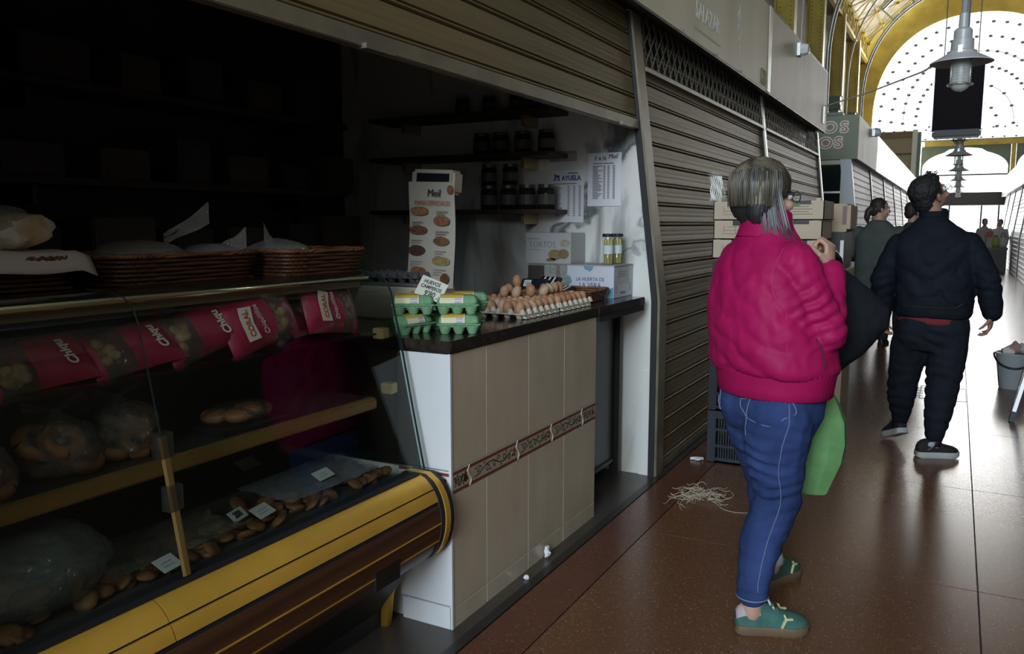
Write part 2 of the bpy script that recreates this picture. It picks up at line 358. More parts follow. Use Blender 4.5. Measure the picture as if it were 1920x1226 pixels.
for s_ in (-1, 1):
    xe = XL if s_ < 0 else XR
    for a, b in zip(YA[:-1], YA[1:]):
        if b < 31: 
            MB().loft([[Vector((RX(q, s_), y, RZ(q) + dz)) for y, dz in ((a, 0), (b, 0), (b, .08), (a, .08))] for q in (0, 1)]).build('roof_boarding', M_ceil, ce)
            MB().box(xe - .02, xe + .02, a, b, ZF, ZF + .85).build('frieze_pane', M_frost, ce)
            if b < 20: continue
        for q0, q1 in ((0, .5), (.5, 1)) if b >= 31 else ():
            MB().loft([[Vector((RX(q, s_), y, RZ(q) + dz)) for y, dz in ((a + .05, 0), (b - .05, 0), (b - .05, .02), (a + .05, .02))] for q in (q0 + .01, q1 - .01)]).build('roof_light', M_roofglass, ce)
        if b >= 31: MB().box(xe - .02, xe + .02, a, b, ZF, ZF + .85).build('frieze_pane', M_frost, ce)
        if b > 20 and s_ < 0:
            mb = MB(); n = 4
            for i in range(n):                    # lattice of the frieze
                ya, yb_ = a + (b - a) * i / n, a + (b - a) * (i + 1) / n
                mb.beam((xe + .05, ya, ZF), (xe + .05, yb_, ZF + .85), .05, .05); mb.beam((xe + .05, yb_, ZF), (xe + .05, ya, ZF + .85), .05, .05); mb.beam((xe + .05, ya, ZF), (xe + .05, ya, ZF + .85), .07, .06)
            mb.beam((xe + .05, a, ZF), (xe + .05, b, ZF), .12, .12); mb.beam((xe + .05, a, ZF + .85), (xe + .05, b, ZF + .85), .12, .12)
            mb.build('frieze_lattice', M_yellow, ce)
            mb = MB(); P = lambda q, y: (RX(q, -1) + .05, y, RZ(q) - .08)
            for q0, q1 in ((0, .5), (.5, 1)):     # star bracing under the roof lights
                for j in range(2):
                    y0_, y1_ = a + (b - a) * j / 2, a + (b - a) * (j + 1) / 2; c = P((q0 + q1) / 2, (y0_ + y1_) / 2)
                    for q, y in ((q0, y0_), (q0, (y0_ + y1_) / 2), (q0, y1_), ((q0 + q1) / 2, y0_), ((q0 + q1) / 2, y1_), (q1, y0_), (q1, (y0_ + y1_) / 2), (q1, y1_)): mb.beam(c, P(q, y), .04, .04)
                    mb.ball(c, .12, .12, .06, seg=8, rg=5)
                    for y in (y0_, y1_): mb.ball(P(q0, y), .10, .10, .06, seg=8, rg=5)
            mb.build('roof_lattice', M_yellow, ce)
# riveted columns with arch ribs
M_rivet = mat('rivet_brown', (.20, .145, .03), .5)
def make_arch(y, ring):
    a = thing('iron_arch', 'x', 'arch', (XC, y, 3.2))
    for xc in (XL, XR):
        g = MB().box(xc - .15, xc + .15, y - .13, y + .13, 3.25, 5.3); g.box(xc - .22, xc + .22, y - .2, y + .2, 5.3, 5.45); g.box(xc - .19, xc + .19, y - .17, y + .17, 5.45, 5.75)
        g.build('column_base', M_green, a, bevel=.01)
        c = MB().box(xc - .22, xc + .22, y - .05, y + .05, 5.75, ZF); c.box(xc - .24, xc - .19, y - .17, y + .17, 5.75, ZF); c.box(xc + .19, xc + .24, y - .17, y + .17, 5.75, ZF)
        c.build('column', M_yellow, a)
        rv = MB()
        for z in range(24):
            for dx in (-.13, .13): rv.ball((xc + dx, y - .055, 5.85 + z * .108), .016, .008, .016, seg=6, rg=4)
        o = rv.build('rivets', M_rivet, a); o['kind'] = 'stuff'
    rr = []; r2 = []
    for i in range(8, 25):
        t = pi * i / 32; x, z = arc(t, 1.14); x2, z2 = arc(t, 1.19)
        rr.append([Vector((x, y - .12, z)), Vector((x, y + .12, z)), Vector((x2, y + .12, z2)), Vector((x2, y - .12, z2))])
        r2.append((arc(t, 1.165)[0], y - .2, arc(t, 1.165)[1]))
    MB().loft(rr).build('arch_rib', M_darkgreen, a); MB().tube(r2, .07, 8).build('arch_pipe', mat('cream_pipe', (.75, .72, .62), .4), a, smooth=True)
    pts = [(XC - HW * .985, y - .25, 3.4)] + [(arc(t, .985)[0], y - .25, arc(t, .985)[1]) for t in [pi * i / 32 for i in range(0, 17)]]
    MB().tube(pts, .03, 6).build('conduit', M_cream, a)
    if ring:
        for dk in (0, .02):
            pts = [(arc(t, .97 + dk)[0], y - .42, arc(t, .97 + dk)[1]) for t in [pi * i / 40 for i in range(41)]]
            pts = [(pts[0][0], y - .42, 3.4)] + pts + [(pts[-1][0], y - .42, 3.4)]
            MB().tube(pts, .028, 6).build('ring_tube', M_greytube, a)
        for i in (10, 13, 16, 20, 24):
            t = pi * i / 40; x, z = arc(t, .98); x2, z2 = arc(t, 1.15); MB().tube([(x, y - .42, z), (x2, y - .2, z2)], .03, 6).build('ring_bracket', mat('pale_green_rod', (.45, .6, .52), .5), a)
    return a
arch_labels = {16.5: 'fourth', 21.2: 'nearest', 25.9: 'second', 30.6: 'third', 35.3: 'fourth'}
for k, y in enumerate(YA[:-1]):
    if y < 11: continue
    ring = abs(y - 25.9) < .1 or abs(y - 35.3) < .1
    a = make_arch(y, ring)
    a['label'] = {16.5: 'riveted yellow iron arch crossing the hall above the passage before the far stalls',
                  11.8: 'riveted yellow iron arch crossing the hall above the closed bronze shutters',
                  21.2: 'riveted yellow iron arch, first of those rising behind the sign boards',
                  25.9: 'riveted yellow iron arch with a grey ring tube, nearer of the two ringed arches',
                  30.6: 'riveted yellow iron arch between the two arches with grey ring tubes',
                  35.3: 'riveted yellow iron arch with a grey ring tube, last before the end window'}[round(y, 1)]
    a['group'] = 'iron arches along the hall'

# ------------------------------------------------------------------ end wall with the great fanlight
YE = 40.3
ew = MB()
def end_ring(k0, k1, y0, y1):
    rings = []
    for i in range(41):
        t = pi * i / 40; x, z = arc(t, k0); x2, z2 = arc(t, k1)
        rings.append([Vector((x, y0, z)), Vector((x, y1, z)), Vector((x2, y1, z2)), Vector((x2, y0, z2))])
    return rings
ew.loft(end_ring(1.0, 1.2, YE, YE + .4))
ew.box(-4.7, XC - HW, YE, YE + .4, 0, ZS); ew.box(XC + HW, 5.2, YE, YE + .4, 0, ZS)
for i in range(40):                               # solid corners above the arch band
    t0, t1 = pi * i / 40, pi * (i + 1) / 40; (xa, za), (xb, zb) = arc(t0, 1.2), arc(t1, 1.2)
    ew.prism([(xa, za), (xb, zb), (xb, 12.2), (xa, 12.2)], frame((0, YE + .2, 0), (1, 0, 0), (0, 0, 1)), -.15, .15)
ew.box(-4.8, arc(0, 1.2)[0], YE + .05, YE + .35, ZS, 12.2); ew.box(arc(pi, 1.2)[0], 5.3, YE + .05, YE + .35, ZS, 12.2)
struct('wall_end', ew, M_yellow, at=(XC, YE, 0))
fw = struct('window_1', MB().loft([[Vector((XC - HW, YE + .2, ZS)), Vector((XC - HW, YE + .22, ZS)), Vector((XC - HW, YE + .22, 4.75)), Vector((XC - HW, YE + .2, 4.75))],
    [Vector((XC + HW, YE + .2, ZS)), Vector((XC + HW, YE + .22, ZS)), Vector((XC + HW, YE + .22, 4.75)), Vector((XC + HW, YE + .2, 4.75))]]), M_wglass, at=(XC, YE, 4.75))
pg = MB(); rings = []
for i in range(41):
    t = pi * i / 40; x, z = arc(t, 1.); rings.append((x, z))
fan = [Vector((x, YE + .21, z)) for x, z in rings]
pg.add(fan, [tuple(range(len(fan)))]); pg.build('fan_pane', M_wglass, fw)
M_munt = mat('muntin_grey', (.22, .23, .25), .6)
mu = MB(); ro = MB(); hub = (XC, 5.3)
for k in range(25):
    t = pi * k / 24; x, z = arc(t, 1.); mu.tube([(hub[0] + (x - hub[0]) * .12, YE + .1, hub[1] + (z - hub[1]) * .12), (x, YE + .1, z)], .006, 4)
for q in (.25, .4, .55, .68, .8, .92):
    pts = []
    for i in range(33):
        t = pi * i / 32; x, z = arc(t, 1.); pts.append((hub[0] + (x - hub[0]) * q, YE + .1, hub[1] + (z - hub[1]) * q))
    mu.tube(pts, .012 if q in (.4, .68) else .006, 4)
    for k in range(25):
        if q < .5 and k % 3: continue
        t = pi * k / 24; x, z = arc(t, 1.); ro.ball((hub[0] + (x - hub[0]) * q, YE + .06, hub[1] + (z - hub[1]) * q), .08, .03, .06, seg=6, rg=4)
for k in range(-9, 10): ro.ball((XC + k * .42, YE + .06, 5.05), .05, .03, .04, seg=6, rg=4); ro.ball((XC + k * .42, YE + .06, 5.45), .05, .03, .04, seg=6, rg=4)
o = mu.build('muntins', M_munt, fw); o['kind'] = 'stuff'
o = ro.build('rosettes', M_munt, fw); o['kind'] = 'stuff'
tr = struct('trim_1', MB().box(-1.45, XC + HW, YE - .15, YE + .2, 4.72, 4.95), M_yellow, at=(0, YE, 4.7))
MB().box(-3.6, XC + HW, YE + .05, YE + .12, 4.95, 5.0).build('sill', M_darkgreen, tr)
# green cusped screen below the beam
def cusp(xa, xb, z0, z1):
    mb = MB(); M = frame((0, YE, 0), (1, 0, 0), (0, 0, 1)); cx = (xa + xb) / 2; hw = (xb - xa) / 2
    pts = []
    for i in range(25):
        t = pi * i / 24; q = 1 if abs(cos(t)) > .45 else 1.12
        pts.append((cx - hw * .96 * cos(t), z0 + .3 + (z1 - z0 - .42) * sin(t) * q * .93))
    for i in range(24):
        (x0, q0), (x1, q1) = pts[i], pts[i + 1]
        mb.prism([(x0, q0), (x1, q1), (x1, z1), (x0, z1)], M, -.06, .06)
    mb.prism([(xa, z0), (pts[0][0], z0), (pts[0][0], z1), (xa, z1)], M, -.06, .06); mb.prism([(pts[-1][0], z0), (xb, z0), (xb, z1), (pts[-1][0], z1)], M, -.06, .06)
    return mb
sc = thing('cusped_screen', 'green iron screen with cusped arched openings under the yellow beam of the end window', 'screen', (.2, YE, 3.5))
cusp(-1.55, 1.78, 3.5, 4.72).build('arched_panel', M_green, sc); cusp(1.98, 4.05, 3.5, 4.72).build('arched_panel', M_green, sc)
MB().box(1.80, 1.96, YE - .1, YE + .1, 3.5, 4.72).build('post', M_yellow, sc)
MB().tube([(-1.6, YE, 3.5), (4.05, YE, 3.5)], .035, 6).build('tie_rod', M_darkgreen, sc)
struct('window_2', MB().box(-1.5, XC + HW, YE + .25, YE + .26, 2.74, 4.72), M_wglass, at=(1, YE, 2.74))
bp_ = thing('panel_booth', 'beige panelled partition with a pale post beside the cusped screen at the hall end', 'partition', (-2.7, 38.5, 2.4))
MB().box(-3.9, -1.85, 38.45, 38.55, 2.4, 5.0).build('panel', mat('beige_board', (.36, .31, .2), .6), bp_)
MB().box(-3.9, -1.85, 38.4, 38.6, 5.0, 5.25).build('top_rail', mat('brown_rail', (.2, .15, .09), .6), bp_); MB().box(-3.9, -1.85, 38.43, 38.45, 4.3, 4.36).build('mid_rail', M_darkgreen, bp_)
MB().box(-1.85, -1.66, 38.4, 38.6, 0, 5.3).build('post', mat('pale_post', (.75, .75, .74), .4), bp_); MB().box(-1.66, -1.52, 38.42, 38.58, 2.4, 5.2).build('side_post', M_green, bp_)
# entrance: dark lintel, glazed door with one mullion
lt = MB(); lt.box(-4.5, 4.9, YE - .6, YE + .3, 2.2, 2.74)
struct('trim_2', lt, mat('lintel_slate', (.07, .08, .075), .5), at=(0, YE, 2.2))
dr = struct('door_1', MB().box(-1.5, 1.55, YE + .1, YE + .12, 0, 2.2), M_wglass, at=(0, YE, 0))
for x in (-1.5, -.35, .86, 1.5): MB().box(x - .03, x + .03, YE + .05, YE + .17, 0, 2.2).build('door_frame', M_dark, dr)
# street end behind the camera: wall with a wide opening full of sky
bw = MB(); bw.box(-4.7, -3.7, -9.3, -9.0, 0, 11.5); bw.box(3.7, 5.2, -9.3, -9, 0, 11.5); bw.box(-3.7, 3.7, -9.3, -9, 7.6, 11.5); bw.box(-3.7, 3.7, -9.3, -9, 0, .6)
bw.box(-4.8, 5.3, -9.3, -9, 11.4, 12.2)
struct('wall_street', bw, M_wall, at=(0, -9, 0))
struct('window_3', MB().box(-3.7, 3.7, -9.16, -9.15, .6, 7.6), M_wglass, at=(0, -9, .6))
# ------------------------------------------------------------------ roller shutters
PITCH = .1135
def slat_mesh(L, m):
    """one rolled slat: ribbed face with a rounded interlock bead along its foot; origin at its near lower edge"""
    prof = [(-.004, 0), (.000, .002), (.008, .003), (.014, .007), (.014, .012), (.008, .016), (.001, .018), (.001, .021), (.010, .024), (.0105, .052), (.0099, .054), (.0107, .056), (.0112, .076), (.0106, .078), (.0112, .080),
            (.010, .109), (.004, .111), (-.002, .112), (-.004, PITCH), (-.012, PITCH), (-.012, 0)]
    mb = MB(); mb.loft([[Vector((x, y, z)) for x, z in prof] for y in (0, L)])
    return mb.mesh(m, smooth='auto', name='slat')
def shutter(label, side, y0, y1, z0, z1, group, m, joined=False, extra=0.):
    """slats stand on the facade line (side -1: left of the aisle, +1: right)"""
    S = -1 if side < 0 else 1
    t = thing('roller_shutter', label, 'shutter', ((fac(0) - .03) * (1 if S < 0 else -1), (y0 + y1) / 2, z0), group)
    me = slat_mesh(y1 - y0, m); z = z0 + .05; mb = MB()
    while z < z1 - .02:
        x = fac(z) - .035
        R = Matrix.Rotation(-LEAN if z >= .98 else 0, 4, 'Y')
        if S > 0: T = Matrix.Translation((-x, y1, z)) @ Matrix.Rotation(pi, 4, 'Z') @ R
        else: T = Matrix.Translation((x, y0, z)) @ R
        if joined:
            mb.add([T @ v.co for v in me.vertices], [tuple(p.vertices) for p in me.polygons])
        else:
            o = link_mesh('slat', me, t); o.matrix_local = Matrix.Translation(-t.location) @ T
        z += PITCH * (cos(LEAN) if z >= .98 else 1)
    if joined: mb.build('slats', m, t, kind='stuff', smooth='auto')
    xb = (fac(z0) - .035); xa = xb - .02; xc_ = xb + .02
    if S > 0: xa, xc_ = -xc_, -xa
    MB().box(xa, xc_, y0, y1, z0, z0 + .05).build('bottom_bar', M_guide, t, bevel=.003)
    return t
def guide(label, side, y0, y1, m, zt=2.56, depth=.04, group=None, out=.0):
    t = thing('guide_rail', label, 'post', ((fac(0) + out) * (-1 if side > 0 else 1), (y0 + y1) / 2, 0), group)
    S = -1 if side > 0 else 1
    def ring(y, ins): return None
    mb = MB(); prof = [(fac(z) + out, z) for z in (0, .99, 1.02, zt)]; rings = []
    for x, z in prof: rings.append([Vector((S * x, y0, z)), Vector((S * x, y1, z)), Vector((S * (x - depth), y1, z)), Vector((S * (x - depth), y0, z))])
    mb.loft(rings).build('rail', m, t, bevel=.004)
    mb = MB(); rings = []
    for x, z in prof: rings.append([Vector((S * (x - .012), y0 - .012, z)), Vector((S * (x - .012), y0 - .002, z)), Vector((S * (x - depth - .005), y0 - .002, z)), Vector((S * (x - depth - .005), y0 - .012, z))])
    mb.loft(rings).build('rubber_lip', M_rubber, t)
    return t
# half-raised shutter above the stall that is open
s1 = shutter('half raised bronze roller shutter hanging above the dark open stall', -1, .40, 4.30, 1.93, 2.60, None, M_slat)
for y in (1.95, 4.02): MB().box(fac(1.93) - .03, fac(1.93) + .0, y, y + .14, 1.925, 1.94).build('foot_plate', M_guide, s1)
guide('brown steel shutter post between the open stall and the closed shutters', -1, 4.33, 4.46, M_guide)
S2 = shutter('closed bronze roller shutter beside the marble jamb, behind the woman in pink', -1, 4.47, 7.64, 0, 2.27, 'closed bronze shutters', M_slat)
guide('pale slim shutter post between the two closed bronze shutters', -1, 7.66, 7.74, M_signedge)
S3 = shutter('closed bronze roller shutter at the corner, farther than the stacked boxes', -1, 7.76, 10.98, 0, 2.27, 'closed bronze shutters', M_slat)
guide('pale slim shutter post at the corner of the near stall row', -1, 11.0, 11.09, M_signedge)
# wire grilles closing the gap above the two shutters
def grille(label, y0, y1):
    t = thing('wire_grille', label, 'grille', (fac(2.3) - .03, (y0 + y1) / 2, 2.27))
    mb = MB(); z0, z1 = 2.27, 2.56; rows = 3; ph = (z1 - z0) / rows; pw = .11
    n = int((y1 - y0) / pw)
    for r in range(rows):
        for ph_ in (0, 1):
            pts = []
            for i in range(n + 1):
                y = y0 + (y1 - y0) * i / n; up = (i + ph_) % 2
                z = z0 + ph * (r + .5) + (.5 if up else -.5) * ph * .96
                x = fac(z) - .02 + (.012 if up else -.0)
                pts += [(x, y - pw * .16, z), (x, y + pw * .16, z)]
            for p in range(len(pts) - 1): mb.beam(pts[p], pts[p + 1], .008, .005)
    mb.build('diamond_wires', mat('dull_wire', (.16, .14, .105), .5, .4), t, kind='stuff')
    MB().box(fac(2.3) - .16, fac(2.3) - .14, y0, y1, 2.27, 2.6).build('back_sheet', M_dark, t)
    MB().box(fac(2.27) - .05, fac(2.27) + .005, y0, y1, 2.262, 2.285).build('sill_bar', M_guide, t)
grille('diamond wire grille under the lettered sign above the closed shutter by the marble', 4.47, 7.64)
grille('diamond wire grille above the closed shutter at the stall corner', 7.76, 10.98)
# sign boxes of the near row
SX = -1.5
sg = thing('sign_board', 'greige sign fascia with faded white SALAZAR lettering above the shutters', 'sign', (SX - .1, 6, 2.546))
for y0, y1 in ((-4.2, .35), (.37, 3.87), (3.93, 7.36), (7.48, 9.15), (9.155, 10.93)):
    MB().box(SX - .03, SX, y0, y1, 2.546, 3.244).build('panel', M_sign, sg, bevel=.002)
MB().box(SX - .028, SX + .004, 3.87, 3.93, 2.546, 3.244).build('joint_strip', M_signedge, sg); MB().box(SX - .028, SX + .005, 7.37, 7.48, 2.546, 3.25).build('joint_strip', M_signedge, sg)
MB().box(SX - .5, SX - .035, -4.2, 10.9, 2.57, 2.60).build('soffit', M_dark, sg); MB().box(SX - .05, SX - .001, -4.2, 10.93, 3.244, 3.26).build('top_trim', M_dark, sg)
MB().box(SX - .6, SX - .03, 10.86, 10.925, 2.56, 3.24).build('end_panel', M_sign, sg)
MB().box(SX - .032, SX - .0015, -4.2, 10.93, 2.535, 2.546).build('drip_edge', M_dark, sg)
MS = lambda y, z: frame((SX + .001, y, z), (0, 1, 0), (0, 0, 1))
text('SALAZAR', .145, MS(5.46, 2.738), mat('faded_white_paint', (.93, .93, .90), .6), 'lettering', sg, sx=.95, bold=.003)
ln = MB()
for i, yy in enumerate([5.15 + .034 * k for k in range(19)]): ln.quad(MS(yy, 2.628), 0, .024, -.008, .008, .0006)
o = ln.build('small_lettering', mat('faded_white_paint2', (.62, .61, .55), .6), sg, fix=False); o['kind'] = 'stuff'
em = MB(); E_ = MS(6.31, 2.905) @ Matrix.Scale(.58, 4)       # faded white emblem: a pointed hood over ragged strokes
em.prism([(-.07, .06), (.0, .21), (.075, .04), (.05, .03), (.045, -.03), (-.03, .0), (-.04, .05)], E_, 0, .0014)
em.prism([(-.11, .05), (-.075, .10), (-.06, .02), (-.085, -.0)], E_, 0, .0014); em.prism([(-.06, -.02), (.05, -.05), (.04, -.10), (-.01, -.08), (-.05, -.10)], E_, 0, .0014)
em.prism([(-.09, -.06), (-.05, -.07), (-.03, -.14), (-.08, -.13)], E_, 0, .0014); em.prism([(.06, -.10), (.085, -.09), (.075, -.16), (.05, -.14)], E_, 0, .0014)
em.prism([(-.02, -.15), (.02, -.16), (.03, -.19), (.06, -.23), (.02, -.24), (.0, -.19)], E_, 0, .0014); em.prism([(-.05, -.2), (-.03, -.22), (-.045, -.25), (-.06, -.23)], E_, 0, .0014)
em.prism([(.0, -.28), (.05, -.30), (.03, -.33), (.045, -.40), (.0, -.41), (.015, -.33)], E_, 0, .0014)
em.build('emblem', MATS['faded_white_paint'], sg)
text('108', .185, MS(7.20, 2.632), mat('brass_number', (.30, .26, .10), .4, .3), 'stall_number', sg, sx=.66, ext=.004, bold=.003); text('108', .185, MS(7.20, 2.632) @ Matrix.Translation((0, 0, .0045)), mat('number_ink', (.06, .055, .03), .5), 'stall_number', sg, sx=.66, bold=-.003)
for y, z in ((4.0, 2.6), (4.9, 2.56), (5.7, 2.56), (6.4, 2.56)):
    MB().ball((SX + .002, y, z), .008, seg=6, rg=4).build('screw', M_alu, sg)
MB().box(SX, SX + .012, 10.62, 10.68, 2.62, 2.82).build('tag_plate', M_signedge, sg)
fl_ = thing('flood_lamp', 'small pale grey wall lamp clamped to the top of the near sign fascia', 'lamp', (SX + .04, 8.78, 3.1))
lb = MB().lathe([(.015, -.06), (.05, -.05), (.065, 0), (.05, .05), (.015, .06)], seg=8, M=Matrix.Translation((SX + .05, 8.78, 3.14)) @ Matrix.Rotation(radians(90), 4, 'Y')); lb.build('housing', mat('pale_grey_paint', (.66, .69, .74), .35), fl_, smooth='auto')
MB().box(SX, SX + .03, 8.72, 8.84, 3.08, 3.2).build('bracket', M_alu, fl_)

# ------------------------------------------------------------------ open stall shell
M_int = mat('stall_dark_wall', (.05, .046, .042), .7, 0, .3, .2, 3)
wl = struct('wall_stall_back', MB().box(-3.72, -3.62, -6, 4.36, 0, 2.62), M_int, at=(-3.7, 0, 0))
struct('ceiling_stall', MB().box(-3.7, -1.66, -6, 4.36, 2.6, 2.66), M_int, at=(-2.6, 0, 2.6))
struct('wall_light_block', MB().box(-3.62, -1.43, -6.0, .38, 0, 2.56), M_int, at=(-2.6, -3, 0))  # unseen block added to keep street light off the case's left end
mw = MB()
# marble jamb wall between open stall and shutters, front edge following the leaning facade
M_j = frame((0, 4.345, 0), (1, 0, 0), (0, 0, 1))
mw.prism([(-3.62, 0), (-1.432, 0), (-1.432, .99), (fac(2.6) - .018, 2.6), (-3.62, 2.6)], M_j, 0, -.1)
struct('wall_stall_side', mw, M_marble, at=(-2.4, 4.38, 0))
MB().box(-1.52, -1.432, 4.334, 4.345, .0, .60).build('marble_slip', M_marble, bpy.data.objects['wall_stall_side'])
# ------------------------------------------------------------------ tiled counter
ct = thing('tiled_counter', 'beige tiled sales counter with a scroll border and dark granite top', 'counter', (-1.85, 2.95, 0))
MB().box(-2.3, -1.4818, 2.313, 3.5855, .0, .985).build('core', M_grout, ct)
cols = [2.306, 2.540, 2.880, 3.222, 3.586]; G = .003
for a, b in zip(cols[:-1], cols[1:]):
    for z0, z1 in ((.075, .492), (.572, .985)):
        MB().box(-1.489, -1.480, a + G, b - G, z0 + G, z1 - G).build('tile', M_tile, ct)
    MB().box(-1.489, -1.480, a + G, b - G, .002, .075 - G).build('base_tile', M_tile, ct)
M_bord = mat('border_tile_cream', (.46, .40, .30), .22); M_bred = mat('border_red', (.21, .055, .030), .3); M_bbrn = mat('border_scroll_brown', (.085, .055, .035), .3)
def border_piece(y0, y1, first=False, last=False):
    MB().box(-1.489, -1.4795, y0 + G, y1 - G, .494, .570).build('border_tile', M_bord, ct)
    M = frame((-1.4793, y0, .532), (0, 1, 0), (0, 0, 1)); L = y1 - y0
    st = MB(); 
    for z in (-.034, .031): st.quad(M, G, L - G, z - .0055, z + .0055, .0002)
    st.build('red_stripe', M_bred, ct, fix=False)
    sc_ = MB()
    def curl(pts, r=.0022):
        n = len(pts)
        for i in range(n - 1):
            a, b = Vector((*pts[i], 0)), Vector((*pts[i + 1], 0)); d = (b - a); 
            if d.length < 1e-6: continue
            p = Vector((-d.y, d.x, 0)).normalized() * r
            sc_.add([M @ (q + Vector((0, 0, .0005))) for q in (a - p, b - p, b + p, a + p)], [(0, 1, 2, 3)])
    k = L / .30
    def spiral(cx, cy, r, a0, turns, sgn): return [((cx + r * (1 - .75 * i / 16) * cos(a0 + sgn * turns * 2 * pi * i / 16)) * k, cy + r * (1 - .75 * i / 16) * sin(a0 + sgn * turns * 2 * pi * i / 16)) for i in range(17)]
    curl([(.03 * k, -.018), (.06 * k, -.012), (.10 * k, .01), (.14 * k, .012), (.18 * k, -.01), (.215 * k, -.012), (.245 * k, .008), (.262 * k, .016)])
    for c in ((.055, .002, .016, 0, 1.1, 1), (.105, -.008, .014, 2, 1.1, -1), (.15, -.006, .013, 1, 1, 1), (.175, .010, .012, 4, 1, -1), (.215, .004, .014, 2, 1.1, 1), (.245, -.006, .012, 5, 1.2, -1)): curl(spiral(*c))
    for cx, cy in ((.035, .012), (.085, .018), (.125, -.018), (.19, -.02), (.225, .018), (.265, -.01)):
        sc_.prism([(cx * k - .005, cy), (cx * k, cy + .006), (cx * k + .006, cy + .001), (cx * k, cy - .005)], M, 0, .0005)
    sc_.build('scroll_print', M_bbrn, ct, fix=False)
    if not last:
        fb = MB(); 
        for q in range(5):
            a = 2 * pi * q / 5; fb.prism([(L - .028 + .008 * cos(a) + .006 * cos(b_), .010 * sin(a) * 1.2 + .006 * sin(b_)) for b_ in [2 * pi * j / 7 for j in range(7)]], M, 0, .0005)
        fb.build('red_flower', M_bred, ct)
        cr = MB(); pts = [(-1.4790, y1 + .012 * sin(t * 2 * pi) , .494 + .076 * t) for t in [j / 10 for j in range(11)]]; cr.tube(pts, .0025, 5); cr.build('wavy_joint', M_grout, ct)
bj = [2.306, 2.44, 2.75, 3.07, 3.36, 3.586]
bj = [2.306, 2.419, 2.785, 3.097, 3.423, 3.586]
for i, (a, b) in enumerate(zip(bj[:-1], bj[1:])): border_piece(a, b, i == 0, i == 4)
# white end of the counter, facing the street
for z0, z1 in ((.085, .50), (.575, .985)): MB().box(-1.70, -1.484, 2.299, 2.315, z0 + G, z1 - G).build('end_tile', M_tile_w, ct)
MB().box(-1.70, -1.484, 2.299, 2.315, .502, .573).build('end_border_tile', M_tile_w, ct); MB().box(-1.70, -1.485, 2.2985, 2.2995, .556, .567).build('red_stripe', M_bred, ct); MB().box(-1.69, -1.485, 2.297, 2.315, .0, .083).build('base_tile', M_tile_w, ct)
MB().box(-1.487, -1.478, 2.297, 2.307, 0, .986).build('edge_trim', M_tile_w, ct)
sb = MB(); Mx = frame((-1.484, 2.2984, .53), (-1, 0, 0), (0, 0, 1))
for cx, cy in ((.02, .01), (.035, -.01), (.05, .012)): sb.prism([(cx + .007 * cos(a), cy + .007 * sin(a)) for a in [2 * pi * j / 8 for j in range(8)]], Mx, 0, .0005)
sb.build('red_flower', M_bred, ct)
MB().box(-2.36, -1.472, 2.29, 3.59, .985, 1.028).build('countertop', M_countertop, ct, bevel=.004)
# hinged flap of the counter with a steel gate beneath
fp = thing('counter_flap', 'dark steel counter flap over a recessed gate at the marble jamb', 'counter', (-1.7, 3.95, 0))
MB().box(-2.0, -1.468, 3.592, 4.24, .985, 1.028).build('flap_top', M_countertop, fp, bevel=.004)
MB().box(-1.488, -1.4725, 3.60, 4.235, .955, .985).build('front_lip', M_dark, fp)
M_gate = mat('gate_steel', (.05, .048, .044), .32, .55, .5, .25, 3)
MB().box(-1.66, -1.64, 3.60, 4.24, .09, .955).build('gate_panel', M_gate, fp); MB().box(-1.665, -1.61, 4.245, 4.28, .0, .985).build('hinge_post', M_dark, fp); MB().box(-1.64, -1.63, 3.6, 4.24, .09, .11).build('bottom_rail', M_dark, fp)

# ------------------------------------------------------------------ refrigerated display case
dc = thing('display_case', 'long glass-fronted bakery display case with gold bumper and brown base', 'display case', (-1.9, .6, 0))
Y0, Y1 = .42, 2.262
def sweep(prof, y0, y1, closed=True): return MB().loft([[Vector((x, y, z)) for x, z in prof] for y in (y0, y1)], closed=closed, caps=closed)
def along(name, prof, m, y0=Y0, y1=Y1 - .03, smooth=False, **k): return sweep(prof, y0, y1).build(name, m, dc, smooth=smooth, **k)
M_casedark = mat('case_dark_interior', (.022, .02, .018), .45)
M_deck = mat('case_deck_steel', (.10, .095, .085), .35, .5)
# bulging bumper, in two gold bands and brown film below
def bx(z): return -1.565 + .105 * max(0, 1 - ((z - .43) / .155) ** 2) ** .5
def band(z0, z1, d=.0, n=6): return [(bx(z0 + (z1 - z0) * i / n) + d, z0 + (z1 - z0) * i / n) for i in range(n + 1)] + [(-1.60, z1), (-1.60, z0)]
for ya, yb in ((Y0, 1.155), (1.158, Y1 - .055)):
    along('gold_band', band(.540, .582), M_gold, ya, yb, 'auto'); along('gold_band', band(.500, .534), M_gold, ya, yb, 'auto')
along('dark_groove', band(.534, .540, -.006), M_rubber); along('dark_groove', band(.486, .500, -.006), M_rubber)
along('wood_band', band(.428, .486, -.002), M_wood, smooth='auto'); along('gold_line', band(.424, .428, .001), M_gold); along('wood_band', band(.366, .424, -.002), M_wood, smooth='auto'); along('gold_line', band(.362, .366, .001), M_gold); along('wood_band', band(.29, .362, -.002), M_wood, smooth='auto')
MB().box(-1.602, -1.542, Y0, Y1 - .06, .5822, .5862).build('glass_gasket', M_rubber, dc)
along('plinth', [(-1.60, .29), (-1.60, .25), (-1.72, .06), (-1.72, .002), (-2.5, .002), (-2.5, .29)], M_casedark)
MB().box(bx(.37) - .006, bx(.37) + .002, 1.86, 1.98, .325, .385).build('vent_plate', M_black, dc)
